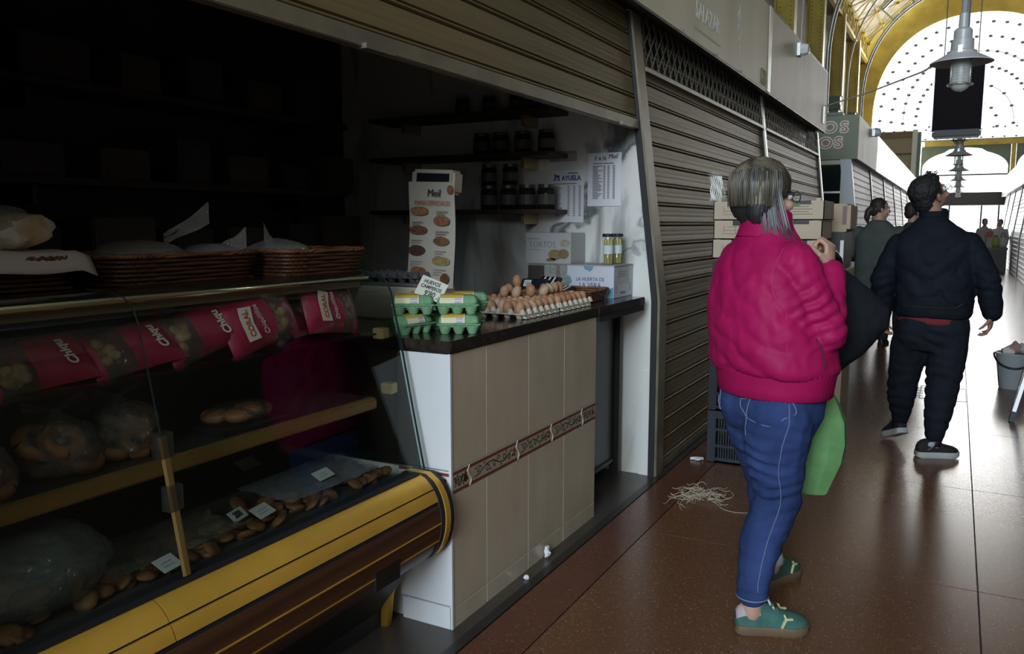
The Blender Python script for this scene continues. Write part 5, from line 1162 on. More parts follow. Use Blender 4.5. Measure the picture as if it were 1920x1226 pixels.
# ------------------------------------------------------------------ inside the display case
M_redbag = mat('raspberry_bag', (.34, .016, .052), .32, 0, .5, .15, 30, .25, 40); M_cream_l = mat('logo_cream', (.66, .60, .46), .5); M_bisc = mat('biscuit_tan', (.42, .24, .09), .6, 0, .3, .4, 40, .3, 60); M_window = film('bag_window', (.95, .93, .9), .6, .14, .08, (.6, .5, .4), .6, 40)
def red_bag(label, y, z, roll, lean, L=.27, H=.17, logo=True, flip=1, x=-1.815):
    """pillow bag; local x along the bag (text reads up the short side), local y up, z towards the glass"""
    t = thing('biscuit_bag', label, 'biscuit bag', (0, 0, 0), 'red biscuit bags on the upper shelf')
    def pil(u, v, s_): 
        e = (1 - abs(2 * u - 1) ** 2.6) ** .6 * (1 - abs(2 * v - 1) ** 2.4) ** .6
        return Vector(((u - .5) * L, (v - .5) * H * (1 - .06 * sin(pi * u)), s_ * (.038 * e + .002) + .0035 * sin(u * 17 + v * 9) * e))
    def part(u0, u1, name, m, nu):
        mb = MB()
        for s_ in (1, -1): mb.grid(lambda u, v: pil(u0 + (u1 - u0) * u, v, s_), nu, 12)
        return mb.build(name, m, t, smooth=True, fix=False)
    w0, w1 = (.60, .90) if flip > 0 else (.10, .40)
    part(0, w0, 'red_end', M_redbag, 12); part(w1, 1, 'red_end', M_redbag, 6); part(w0, w1, 'clear_window', M_window, 8)
    random.seed(int(y * 100))
    for k in range(7):
        u = w0 + (w1 - w0) * (.1 + .8 * random.random()); v = .22 + .56 * random.random(); MB().ball((((u - .5) * L), (v - .5) * H, .012 * random.uniform(-.5, 1)), .019, .017, .011, seg=10, rg=6).build('biscuit', M_bisc, t, smooth=True)
    if logo:
        cx = -.26 * L if flip > 0 else .22 * L; Ml = frame((cx, 0, .0405), (1, 0, 0), (0, 1, 0))
        MB().prism([(-.024, -.050), (.022, -.050), (.017, 0), (.028, .046), (-.018, .052), (-.025, .02)], Ml, 0, .0012).build('logo_patch', M_cream_l, t)
        text('CORAL', .027, Ml @ Matrix.Translation((0, 0, .002)) @ Matrix.Rotation(pi / 2, 4, 'Z'), M_redink, 'lettering', t, bold=.0008, sx=.9)
        text('Chiquilillos', .0235, Ml @ Matrix.Translation((.046, 0, .003)) @ Matrix.Rotation(radians(98), 4, 'Z'), M_cream_l, 'lettering', t, shear=.2, sx=.9)
    else:
        text('Chiqu', .032, frame(((-.05 if flip > 0 else .06) * 1, -.01, .0395), (1, 0, 0), (0, 1, 0)) @ Matrix.Rotation(radians(98), 4, 'Z'), M_cream_l, 'lettering', t, shear=.2, bold=.001)
    R = frame((0, 0, 0), (0, cos(roll), sin(roll)), Vector((-sin(lean), -sin(roll) * cos(lean), cos(roll) * cos(lean))))
    t.matrix_world = Matrix.Translation((x, y, z)) @ R
    return t
red_bag('red CORAL biscuit bag at the right end of the upper glass shelf', 2.085, 1.138, radians(-6), .35, .25, .165)
red_bag('red CORAL biscuit bag tilted in the middle of the upper glass shelf', 1.755, 1.136, radians(10), .35, .27, .165, x=-1.80)
red_bag('red biscuit bag lying low between the two CORAL bags', 1.945, 1.095, radians(8), .9, .21, .12, False, -1, -1.87)
red_bag('red biscuit bag with its window at the left, third from the right on the shelf', 1.555, 1.125, radians(14), .5, .24, .15, False, -1, -1.83)
red_bag('red biscuit bag behind, only its top edge showing above the others', 1.64, 1.150, radians(20), .45, .22, .15, False, -1, -1.93)
red_bag('red biscuit bag lying flat just right of the glass joint', 1.355, 1.105, radians(6), .8, .27, .15, False, -1, -1.84)
red_bag('red biscuit bag lying flat left of the glass joint', 1.105, 1.10, radians(4), .8, .27, .15, False, -1, -1.84)
red_bag('red biscuit bag at the left edge of the picture on the upper shelf', .83, 1.10, radians(2), .8, .27, .15, False, -1, -1.85)
# ring pastries in knotted bags on the middle shelf
M_ring = mat('glazed_ring_pastry', (.26, .11, .035), .4, 0, .5, .35, 25, .2, 60); M_knot = film('knotted_bag', (.88, .86, .82), .6, .14, .10, (.5, .45, .4), .9, 30)
def ring_bag(label, x, y, r, seed):
    z = .829; t = thing('pastry_bag', label, 'pastry bag', (x, y, z), 'knotted pastry bags'); random.seed(seed)
    for k in range(5):
        a = 2 * pi * k / 5 + seed; c = Vector((x + .5 * r * cos(a), y + .62 * r * sin(a), z + .035 + (.055 if k > 2 else .0))); M = Matrix.Translation(c) @ Matrix.Rotation(random.uniform(.4, 1.3), 4, 'Y') @ Matrix.Rotation(a, 4, 'Z')
        MB().tube([M @ Vector((.033 * cos(q), .036 * sin(q), 0)) for q in [2 * pi * j / 16 for j in range(17)]], .019, 9, caps=False).build('ring_pastry', M_ring, t, smooth=True)
    b = MB().lathe([(.6 * r, .003), (1.02 * r, .02), (1.1 * r, .06), (.9 * r, .11), (.4 * r, .135), (.12 * r, .15), (.1 * r, .16)], (x, y, z), 26, caps=False)
    b.v = [tuple(Vector(v) + Vector((v[0] - x, v[1] - y, 0)) * .22 * noise.noise(Vector(v) * 28 + Vector((seed, 0, 0)))) for v in b.v]; b.build('film', M_knot, t, smooth=True)
    for s_ in (-1, 1): MB().grid(lambda u, v: (x + .01 * sin(v * 6), y + s_ * (.005 + .075 * u), z + .155 + .028 * u * (v - .3) + .018 * u + .004 * sin(9 * v)), 8, 6).build('knot_ear', M_knot, t, smooth=True, fix=False)
    return t
ring_bag('knotted clear bag of ring pastries left of the glass joint', -1.845, 1.150, .085, 1); ring_bag('knotted clear bag of ring pastries right of the glass joint', -1.87, 1.335, .085, 4); ring_bag('knotted clear bag of ring pastries at the left picture edge', -1.84, .94, .085, 7)
tb = thing('pastry_tray', 'clear wrapped tray of orange cakes on the middle shelf', 'food tray', (-1.84, 1.70, .829)); MB().box(-1.92, -1.765, 1.575, 1.835, .829, .845).build('tray', M_black, tb, bevel=.004)
for k, (x, y, rr) in enumerate(((-1.86, 1.76, .045), (-1.82, 1.68, .04), (-1.87, 1.64, .04))): MB().ball((x, y, .865), rr, rr, .022, seg=14, rg=8).build('cake', mat('orange_cake', (.40, .14, .04), .5, 0, .5, .3, 30), tb, smooth=True)
sack('wrap', '', '', (-1.842, 1.705, .868), (.075, .125, .032), 5, film('glossy_wrap', (.93, .93, .9), .9, .07, .03, (.6, .6, .5), .8, 35), .18, tb, lo=.8465)
# biscuits, wrap and cards on the deck
random.seed(9); bt = MB()
for k in range(170):
    y = .55 + random.random() * 1.62; x = -1.645 - random.random() * (.16 + .05 * (y < 1.9)); z = .575 + random.random() * .018 - .05 * max(0, -1.61 - x) * 0
    M = Matrix.Translation((x, y, z)) @ Matrix.Rotation(random.gauss(0, .5), 4, 'X') @ Matrix.Rotation(random.gauss(0, .4), 4, 'Y'); bt.ball((x, y, z), .030, .028, .010, M=M, seg=10, rg=5)
tag(bt.build('loose_biscuits', mat('deck_biscuit', (.15, .065, .02), .6, 0, .3, .4, 30, .2, 50), smooth=True), 'loose layer of brown biscuits spread on the lower deck of the display case', 'biscuits', kind='stuff')
tr_ = thing('deck_tray', 'long dark steel tray under the biscuits on the lower deck', 'tray', (-1.75, 1.35, .565)); MB().box(-1.90, -1.605, .5, 2.19, .5655, .569).build('tray_base', M_deck, tr_); MB().box(-1.91, -1.90, .5, 2.19, .5655, .60).build('back_lip', M_deck, tr_)
wf = MB().grid(lambda u, v: (-1.66 - .22 * u, 1.72 + .42 * v, .612 + .010 * noise.noise(Vector((u * 5, v * 5, 3))) + .01 * u), 14, 14); o = wf.build('wrap_sheet', film('deck_wrap', (.85, .88, .9), .8, .12, .22, (.45, .5, .52), .7, 22), smooth=True, fix=False); tag(o, 'bluish clear wrap sheet over the right end of the biscuits', 'film')
wf = MB().grid(lambda u, v: (-1.65 - .20 * u, 1.15 + .40 * v, .612 + .012 * noise.noise(Vector((u * 5, v * 5, 9)))), 14, 14); o = wf.build('wrap_sheet', film('deck_wrap2', (.85, .86, .8), .8, .12, .14, (.35, .36, .3), .7, 22), smooth=True, fix=False); tag(o, 'crinkled clear wrap sheet over the biscuits near the glass joint', 'film')
def card(label, x, y, z, w_, h, rz, m, txt=None, tilt=.5):
    t = thing('price_card', label, 'price card', (x, y, z)); M = Matrix.Translation((x, y, z)) @ Matrix.Rotation(rz, 4, 'Z') @ frame((0, 0, 0), (0, 1, 0), (-cos(tilt), 0, sin(tilt))); MB().bar(M, -w_ / 2, w_ / 2, 0, h, 0, .001).build('card', m, t)
    if txt: text(txt, h * .8, M @ Matrix.Translation((0, h / 2, .0014)), M_black if m is not M_black else M_paper, 'lettering', t, sx=.8, bold=.001)
    else:
        r = MB()
        for k in range(2): r.quad(M, -w_ * .3, w_ * .25, h * (.3 + .25 * k), h * (.36 + .25 * k), .0014)
        r.build('printed_lines', M_greyink, t, fix=False)
    return t
card('blank pale price card beside the number card on the biscuits', -1.66, 1.63, .606, .075, .045, .2, mat('pale_card', (.46, .48, .44), .6)); card('small number card reading 200 on the biscuits', -1.69, 1.56, .612, .065, .035, .25, MATS['pale_card'], '200', .7); card('pale price card standing on the bluish wrap', -1.70, 1.925, .626, .08, .04, .1, MATS['pale_card']); card('rounded pale price card just right of the glass joint', -1.60, 1.262, .602, .062, .045, .15, MATS['pale_card']); card('pale card far back on the lower deck', -2.05, 1.95, .602, .09, .05, .1, mat('dim_card', (.25, .25, .22), .6))
sb2 = thing('bulk_bag', 'large crinkled clear bag with loose goods on the lower deck at bottom left', 'bag', (-1.80, .98, .566)); sack('film', '', '', (-1.80, .99, .655), (.17, .22, .095), 17, film('bulk_film', (.82, .86, .84), .8, .14, .16, (.42, .45, .42), 1.0, 20), .25, sb2, lo=.572)
for k in range(6): MB().ball((-1.84 + .05 * (k % 3), .86 + .11 * (k // 3) + .03 * (k % 2), .605), .04, .05, .028, seg=10, rg=7).build('roll', M_loaf, sb2, smooth=True)
# ------------------------------------------------------------------ people
V = Vector
def limb(mb, pts, rs, seg=14):
    """tapering limb with rounded joints"""
    pts = [V(p) for p in pts]; P = []; R = []
    for i in range(len(pts) - 1):
        for k in range(4): q = k / 4; P.append(pts[i].lerp(pts[i + 1], q)); R.append(rs[i] + (rs[i + 1] - rs[i]) * q)
    P.append(pts[-1]); R.append(rs[-1]); mb.tube(P, R, seg)
    for p, r in zip(pts, rs): mb.ball(p, r * .995, seg=12, rg=8)
def torso(mb, rings, r, f, k=1., e=.85):
    rr = []
    for cx, cy, z, a, b in rings:
        rr.append([V((cx, cy, z)) + r * (a * k * math.copysign(abs(cos(t)) ** e, cos(t))) + f * (b * k * math.copysign(abs(sin(t)) ** e, sin(t))) for t in [2 * pi * j / 28 for j in range(28)]])
    mb.loft(rr)
def axes(F, U0=(0, 0, 1)):
    F = V(F).normalized(); R = F.cross(V(U0)).normalized(); U = R.cross(F)
    M = Matrix.Identity(4)
    for i in range(3): M[i][0], M[i][1], M[i][2] = R[i], F[i], U[i]
    return R, F, U, M
def add_head(mb, c, F, s=1., neck=None, U0=(0, 0, 1)):
    R, F, U, M = axes(F, U0); c = V(c); B = lambda r_, f_, u_, a, b, d: mb.ball(c + (R * r_ + F * f_ + U * u_) * s, a * s, b * s, d * s, M, 16, 11)
    B(0, -.012, .022, .074, .093, .088); B(0, .030, -.040, .058, .060, .074); B(0, .055, -.090, .034, .032, .024); B(0, .012, -.07, .054, .055, .045)
    B(0, .098, -.028, .0105, .018, .022); B(0, .110, -.040, .013, .012, .010); B(0, .088, -.066, .021, .010, .006); B(0, .086, -.075, .019, .010, .006); B(0, .085, .012, .045, .014, .010)
    for q in (-1, 1): B(q * .040, .070, -.042, .022, .022, .020); B(q * .074, -.008, -.022, .009, .020, .031); B(q * .080, -.016, -.012, .008, .012, .018)
    if neck is not None: limb(mb, [c + (-F * .012 - U * .06) * s, V(neck)], [.052 * s, .058 * s])
def add_eyes(c, F, s, parent, U0=(0, 0, 1)):
    R, F, U, M = axes(F, U0); c = V(c)
    for q in (-1, 1):
        p = c + (R * q * .031 + F * .079 - U * .012) * s
        MB().ball(p, .0125 * s, M=M, seg=12, rg=8).build('eye', mat('eye_white', (.7, .68, .65), .3), parent, smooth=True)
        MB().ball(p + F * .0085 * s, .0055 * s, M=M, seg=8, rg=6).build('iris', mat('iris_brown', (.06, .03, .015), .3), parent, smooth=True)
        MB().tube([p + (R * a + U * (.017 - abs(a + q * .004) * .3) + F * .006) * s for a in (-.018, -.006, .006, .018)], .003 * s, 5).build('eyebrow', mat('brow_dark', (.05, .035, .025), .7), parent)
def add_hand(mb, w, D, N, curl, s=1., side=1, spread=0.):
    """palm, four jointed fingers of unequal length and a thumb leaving the side of the palm"""
    D = V(D).normalized(); N = V(N); N = (N - D * N.dot(D)).normalized(); A = D.cross(N).normalized(); w = V(w)
    M = Matrix.Identity(4)
    for i in range(3): M[i][0], M[i][1], M[i][2] = A[i], D[i], N[i]
    mb.ball(w, .025 * s, .028 * s, .019 * s, M); mb.ball(w + D * .048 * s, .040 * s, .050 * s, .0155 * s, M); mb.ball(w + D * .072 * s, .041 * s, .022 * s, .0135 * s, M); mb.ball(w + D * .03 * s + A * .018 * side * s + N * .006 * s, .018 * s, .03 * s, .014 * s, M)
    for k, (x, L) in enumerate(((.0335, .070), (.0115, .080), (-.0115, .074), (-.0330, .058))):
        p = w + (D * (.086 - .003 * abs(k - 1.3)) + A * x * side) * s; a = curl * .55; pts = [p - D * .02 * s, p]; rs = [.0095 * s, .0092 * s]; d0 = (D + A * side * x * spread * 6).normalized()
        for q, fr in enumerate((.45, .31, .24)):
            d = d0 * cos(a) + N * sin(a); p = p + d * L * fr * s; pts.append(p); rs.append((.0088, .0080, .0068)[q] * s); a += curl * (.9 if q == 0 else .7)
        limb(mb, pts, rs, 8)
    b = w + (D * .026 + A * .034 * side + N * .004) * s; d = (D * .62 + A * .62 * side + N * .34).normalized(); p1 = b + d * .034 * s; d2 = (D * .8 + A * (.25 - .5 * min(1, curl)) * side + N * (.3 + .4 * curl)).normalized(); p2 = p1 + d2 * .030 * s; p3 = p2 + (d2 + N * curl * .4).normalized() * .022 * s
    limb(mb, [w + D * .018 * s + A * .012 * side * s, b, p1, p2, p3], [.016 * s, .0135 * s, .0105 * s, .0098 * s, .0078 * s], 8)
def folds(amp, sc=(9, 9, 22), seed=0., extra=None):
    def fn(co, n):
        q = V((co.x * sc[0] + seed, co.y * sc[1], co.z * sc[2])); a = noise.noise(q) * .6 + (.5 - abs(noise.noise(q * 1.7 + V((3, 1, 7))))) * .6 + noise.noise(V((co.x * 5, co.y * 5, co.z * 5 + seed))) * .6
        return amp * a + (extra(co, n) if extra else 0)
    return fn
def creases(spots, amp, freq=120., reach=.10):
    """soft parallel folds crossing a given direction around each spot"""
    cs = [(V(c), V(d).normalized()) for c, d in spots]
    def fn(co, n):
        v = 0
        for c, d in cs:
            q = co - c; w = math.exp(-(q.length / reach) ** 2); t = q.dot(d) * freq + 3.2 * noise.noise(co * 7) + 1.2 * noise.noise(co * 19); v += amp * w * (abs(sin(t * .5)) * 2 - 1.2) * (.6 + .8 * abs(noise.noise(co * 6 + c)))
        return v
    return fn
def drape(amp, kx, kz, freq=1.):
    def fn(co, n):
        m = max(0, noise.noise(co * 3.1 + V((4, 2, 9))) + .15); return amp * m * sin((co.z * kz + co.x * kx + co.y * kx * .6) * freq + 5 * noise.noise(co * 4.5))
    return fn
def both(*fs): return lambda co, n: sum(f(co, n) for f in fs)
def make_shoe(name, parent, heel, toe, m_up, m_sole, L=None, w=1., sole=.028, up_k=1., patch=None):
    """low shoe lying along heel -> toe, both points on its sole"""
    h, t = V(heel), V(toe); F = (t - h); L = L or F.length; F.normalize(); R = F.cross(V((0, 0, 1))).normalized(); U = R.cross(F)
    prof = [(.0, .020, .052), (.03, .030, .066), (.10, .034, .080), (.20, .0355, .088), (.32, .035, .086), (.42, .0355, .080), (.52, .038, .068), (.64, .043, .056), (.76, .046, .048), (.87, .042, .041), (.95, .031, .031), (1., .014, .020)]
    def P(u, x, z): return h + F * (u * L) + R * x * w + U * z
    up = MB(); so = MB(); rr = []; r2 = []
    for u, hw, hh in prof:
        rr.append([P(u, hw * cos(a) * (1 if sin(a) > .15 else 1.02), sole * .8 + hh * up_k * max(0, sin(a)) ** .85) for a in [pi * j / 12 for j in range(13)]])
        z0 = .0 + .012 * max(0, (u - .8) / .2) ** 2 + .006 * max(0, (.08 - u) / .08); o = hw + .0055
        r2.append([P(u * 1.02 - .01, x, z) for x, z in ((-o * .92, z0), (-o, z0 + .008), (-o, sole - .002), (-o * .95, sole + .003), (o * .95, sole + .003), (o, sole - .002), (o, z0 + .008), (o * .92, z0))])
    up.loft(rr, closed=True).build('upper', m_up, parent, smooth='auto') if False else None
    s_ = MB().loft(r2).build(name + '_sole' if False else 'sole', m_sole, parent, smooth='auto')
    u_ = MB().loft(rr); o = u_.build('upper', [m_up, patch] if patch else m_up, parent, smooth='auto')
    if patch:                                  # heel counter in the second colour
        off = loc_sum(o)
        for p in o.data.polygons:
            q = p.center + off - h
            if q.dot(F) < .33 * L and q.dot(U) > .062: p.material_index = 1
    return o, P, prof
def project(o, pts, name, m, parent, r, lift=.001):
    """thin stitched line or strip laid on the surface of a garment"""
    from mathutils.bvhtree import BVHTree
    me = o.data; off = loc_sum(o); bv = BVHTree.FromPolygons([v.co + off for v in me.vertices], [tuple(p.vertices) for p in me.polygons]); out = []
    pts = [V(p) for p in pts]; dense = []
    for a, b in zip(pts[:-1], pts[1:]): dense += [a.lerp(b, k / 8) for k in range(8)]
    dense.append(pts[-1])
    for p in dense:
        c, n, _, _ = bv.find_nearest(p); out.append(c + n * lift)
    for _ in range(3): out = [out[0]] + [(out[i - 1] + out[i] * 2 + out[i + 1]) / 4 for i in range(1, len(out) - 1)] + [out[-1]]
    if (V(pts[0]) - V(pts[-1])).length < 1e-6: pass
    return MB().tube(out, r, 5).build(name, m, parent)
def hair_strands(parent, name, roots, m, r, seed=1):
    random.seed(seed); mb = MB()
    for pts, rr in roots: mb.tube(pts, rr, 4, caps=True, flat=.45)
    o = mb.build(name, m, parent, smooth=True); o['kind'] = 'stuff'; return o

# ---- woman in the raspberry jacket
w_ = thing('person', 'person in a raspberry-pink jacket and blue jeans seen from behind, carrying a black bag', 'person', (-.55, 2.95, 0))
r, f = V((.788, -.616, 0)), V((.616, .788, 0))
M_pink = mat('raspberry_nylon', (.37, .008, .088), .55, 0, .15, .12, 9., .10, 30); M_jean = mat('blue_denim', (.036, .064, .185), .8, 0, .1, .4, 7., .15, 220, (1, 1, .5)); M_stitch = mat('denim_stitch', (.16, .20, .34), .8)
JR = [(-.545, 2.975, .905, .224, .180), (-.548, 2.974, .93, .236, .192), (-.556, 2.972, 1.0, .230, .188), (-.574, 2.972, 1.08, .222, .178), (-.586, 2.975, 1.16, .213, .168), (-.592, 2.978, 1.25, .196, .150), (-.594, 2.980, 1.31, .170, .126), (-.594, 2.984, 1.355, .128, .100), (-.594, 2.986, 1.40, .088, .084), (-.594, 2.988, 1.44, .076, .076)]
hc = V((-.604, 2.985, 1.528)); hF = V((.72, .69, -.02))
aR = [(-.472, 2.885, 1.288), (-.368, 2.905, 1.060), (-.382, 3.050, 1.245)]; aL = [(-.705, 3.075, 1.285), (-.675, 3.225, 1.06), (-.475, 3.265, .885)]
lR = [(-.495, 2.905, .80), (-.512, 2.885, .62), (-.498, 2.905, .46), (-.548, 2.850, .30), (-.556, 2.802, .14), (-.557, 2.797, .07)]; lL = [(-.605, 3.03, .80), (-.612, 3.075, .62), (-.590, 3.14, .46), (-.582, 3.175, .30), (-.575, 3.205, .15), (-.572, 3.21, .08)]
body = MB(); torso(body, JR, r, f, .8); add_head(body, hc, hF, 1.0, (-.592, 2.975, 1.40))
limb(body, aR, [.055, .045, .030]); limb(body, aL, [.055, .045, .030]); limb(body, lR, [.10, .085, .058, .052, .036, .040]); limb(body, lL, [.10, .082, .056, .050, .036, .040]); torso(body, [(-.55, 2.965, .72, .15, .11), (-.545, 2.97, .82, .17, .13), (-.54, 2.97, .92, .17, .13)], r, f)
add_hand(body, (-.386, 3.056, 1.262), (-.02, .10, .99), (-.95, .2, .05), 1.6, 1.0, 1); add_hand(body, (-.462, 3.262, .868), (.75, -.15, -.6), (-.3, -.6, -.7), 1.3, .95, -1)
blob('body', body, .0055, M_skin, w_, 3); add_eyes(hc, hF, 1., w_)
jk = MB(); torso(jk, JR, r, f); limb(jk, aR, [.076, .071, .052]); limb(jk, aL, [.074, .068, .050])
jk_o = blob('jacket', jk, .008, M_pink, w_, 4, warp=folds(.010, (10, 10, 11), 2., both(creases([((-.375, 2.87, 1.10), (.35, .2, -.9)), ((-.42, 2.83, 1.16), (.5, .2, -.8))], .0075, 150., .085), creases([((-.47, 2.82, 1.12), (.6, .2, .75)), ((-.62, 2.83, 1.00), (.35, -.2, .9))], .007, 75., .15), creases([((-.66, 2.84, 1.2), (.9, -.3, .35))], .005, 60., .16))))
hm = MB(); rr = []                                   # ribbed waistband
for z, k in ((.826, .95), (.832, .985), (.86, 1.), (.90, 1.03), (.925, 1.05), (.935, 1.02)):
    rr.append([V((-.543, 2.974, z)) + (r * (.220 * k * cos(t)) + f * (.178 * k * sin(t))) * (1 + .014 * (1 if j % 2 else -1)) for j, t in enumerate([2 * pi * q / 120 for q in range(120)])])
hm.loft(rr).build('ribbed_hem', M_pink, w_, smooth=True)
cl = MB(); rr = []
for z, k in ((1.37, 1.22), (1.41, 1.06), (1.46, 1.02), (1.468, .97), (1.45, .90), (1.40, .88)): rr.append([V((-.592, 2.984, z + .010 * cos(t + pi / 2))) + r * .086 * k * cos(t) + f * .084 * k * sin(t) for t in [2 * pi * q / 30 for q in range(30)]])
cl.loft(rr, caps=False).build('collar', M_pink, w_, smooth=True)
MB().lathe([(.052, 0), (.050, .03), (.046, .032), (.045, .0)], M=Matrix.Translation(V(aR[2]) - V((-.02, .10, .99)) * .028) @ axes((1, 0, 0), (-.02, .10, .99))[3], seg=40, caps=False).build('ribbed_cuff', M_pink, w_, smooth=True)
project(jk_o, [(-.398, 2.85, 1.035), (-.388, 2.85, .975), (-.385, 2.85, .935)], 'pocket_zip', mat('zip_dark', (.12, .03, .06), .4, .3), w_, .0035, .003)
project(jk_o, [(-.485, 2.80, 1.15), (-.478, 2.80, 1.02), (-.476, 2.80, .94)], 'side_seam', mat('pink_seam', (.45, .02, .15), .5), w_, .002, .0005)
project(jk_o, [(-.505, 2.84, 1.34), (-.53, 2.80, 1.27), (-.525, 2.79, 1.20), (-.50, 2.80, 1.15)], 'shoulder_seam', MATS['pink_seam'], w_, .002, .0005)
jn = MB(); torso(jn, [(-.553, 2.966, .70, .175, .125), (-.552, 2.966, .76, .196, .152), (-.548, 2.970, .82, .198, .152), (-.543, 2.974, .87, .188, .146), (-.543, 2.974, .90, .18, .14)], r, f)
limb(jn, lR[:5], [.120, .106, .080, .073, .052]); limb(jn, lL[:5], [.118, .098, .074, .068, .048]); limb(jn, [(-.50, 2.875, .76), (-.51, 2.87, .68)], [.118, .114]); limb(jn, [(-.62, 3.0, .76), (-.61, 3.02, .68)], [.114, .108])
jn_o = blob('jeans', jn, .008, M_jean, w_, 4, warp=folds(.005, (7, 7, 30), 5., both(creases([((-.52, 2.82, .66), (.18, 0, 1)), ((-.50, 2.82, .47), (-.15, 0, 1)), ((-.55, 2.82, .57), (.25, 0, 1))], .0050, 150., .12), drape(.003, 9, 75), creases([(lR[4], (0, .1, 1))], .004, 200., .08))))
# back pockets, side seam, hem stitches
POCKET = [(-.640, 2.82, .820), (-.463, 2.82, .832), (-.462, 2.82, .782), (-.515, 2.82, .742), (-.595, 2.82, .764), (-.632, 2.82, .79), (-.640, 2.82, .820)]
POCKET2 = [(-.747, 2.95, .84), (-.706, 2.95, .832), (-.686, 2.95, .755), (-.727, 2.95, .775), (-.745, 2.95, .80)]
SEAM = [(-.455, 2.78, .83), (-.455, 2.78, .76), (-.47, 2.76, .68), (-.475, 2.76, .58), (-.46, 2.78, .46), (-.49, 2.75, .36), (-.505, 2.72, .25), (-.51, 2.72, .16)]
project(jn_o, POCKET, 'back_pocket', M_stitch, w_, .0018, .002); project(jn_o, POCKET2, 'back_pocket', M_stitch, w_, .0018, .002)
project(jn_o, SEAM, 'side_seam', M_stitch, w_, .0015, .002); project(jn_o, [(-.60, 2.80, .83), (-.615, 2.80, .76), (-.60, 2.80, .70)], 'seat_seam', M_stitch, w_, .0016)
q = V(lR[4]); MB().tube([q + V((.0535 * cos(a), .0535 * sin(a), -.012)) for a in [2 * pi * j / 24 for j in range(25)]], .003, 5).build('leg_hem', M_stitch, w_)
# green trainers
M_teal = mat('teal_suede', (.055, .155, .135), .85, 0, .3, .2, 25); M_gum = mat('gum_sole', (.15, .105, .060), .6); M_lil = mat('lilac_patch', (.46, .37, .42), .7); M_sock = mat('white_sock', (.62, .63, .64), .8); M_teal_shade = mat('shaded_teal_suede', (.035, .085, .065), .85)
def trainer(heel, toe, mu):
    o, P, prof = make_shoe('shoe', w_, heel, toe, mu, M_gum, sole=.030, patch=M_lil)
    tg = MB().loft([[P(u, x, z) for x in (-.022, .022)] + [P(u - .02, x, z - .004) for x in (.022, -.022)] for u, z in ((.56, .086), (.47, .108), (.43, .130))]); tg.build('tongue', M_sock, w_, bevel=.003)
    for k in range(4): u = .47 + .055 * k; MB().tube([P(u, -.026, .102 - .012 * k), P(u - .01, 0, .112 - .012 * k), P(u, .026, .102 - .012 * k)], .003, 5).build('lace', mu, w_)
    for sx_ in (1, -1):
        e = MB()
        for (u0, z0), (u1, z1) in (((.60, .034), (.66, .066)), ((.66, .066), (.63, .082)), ((.66, .066), (.75, .066))): e.beam(P(u0, sx_ * .0435, z0), P(u1, sx_ * (.0415 if z1 > .06 else .044), z1), .008, .006)
        e.build('side_emblem', mat('emblem_lime', (.62, .64, .36), .6), w_)
    return o
trainer((-.605, 2.772, 0), (-.380, 2.880, 0), M_teal); trainer((-.600, 3.165, 0), (-.500, 3.385, 0), M_teal_shade)  # far shoe: same suede, its shade put into a darker colour
for l in (lR, lL): MB().tube([V(l[-1]) + V((.0, 0, .055)), V(l[-1]) + V((.01, .004, .01))], [.042, .044], 12).build('sock', M_sock, w_, smooth=True) if l is lL else None
# hair: a rounded bob falling over the collar on the right
M_hair = mat('ash_blonde_hair', (.20, .168, .11), .42, 0, .5, .3, 26., 0, 60, (1, 1, .10), col2=(.035, .030, .026)); M_hgrey = mat('grey_hair_strand', (.20, .205, .21), .42, 0, .5, .3, 40, 0, 60, (1, 1, .2), col2=(.06, .062, .066)); M_hdark = mat('dark_hair', (.022, .021, .022), .45)
R_, F_, U_, MH = axes(hF); hb_ = MB(); H = lambda a, b, c_: hc + R_ * a + F_ * b + U_ * c_
hb_.ball(H(0, -.018, .030), .095, .108, .095, MH, 20, 14); hb_.ball(H(-.050, -.035, -.02), .046, .068, .072, MH); hb_.ball(H(.052, -.040, -.035), .044, .060, .086, MH); hb_.ball(H(-.01, -.070, -.03), .066, .046, .070, MH); hb_.ball(H(0, -.055, -.075), .045, .035, .045, MH); hb_.ball(H(.068, -.012, -.050), .018, .032, .075, MH); hb_.ball(H(-.072, .012, -.03), .018, .036, .06, MH)
hair_o = blob('hair', hb_, .007, [M_hair, M_hdark], w_, 3, warp=lambda co, n: .0022 * sin(atan2((co - hc).dot(R_), -(co - hc).dot(F_)) * 46 + 6 * noise.noise(co * 12)), pick=lambda c_, n: 1 if (c_ - hc).dot(U_) < -.045 or ((c_ - hc).dot(U_) < -.02 and (c_ - hc).dot(R_) < .0) or (c_ - hc).dot(R_) < -.052 else 0)
random.seed(8); roots = []; roots2 = []
for k in range(150):
    th = random.uniform(-.75, 2.0); s0 = random.uniform(.2, .9)
    tp = H(.06 * sin(th) * s0, -.02 - .07 * cos(th) * s0, .122 - .035 * s0 * s0)
    side = H(.099 * sin(th), -.020 - .112 * cos(th) if cos(th) > 0 else -.02 - .09 * cos(th), .03); lo = H(.098 * sin(th), -.022 - .105 * cos(th) if cos(th) > 0 else -.02 - .08 * cos(th), -.05)
    if cos(th) < -.35: continue
    pts = [tp, tp.lerp(side, .55) + (tp.lerp(side, .55) - H(0, -.02, .02)).normalized() * .018, side, lo]

    (roots if random.random() < .78 else roots2).append((pts, [.0018] + [.0028] * (len(pts) - 2) + [.0008]))
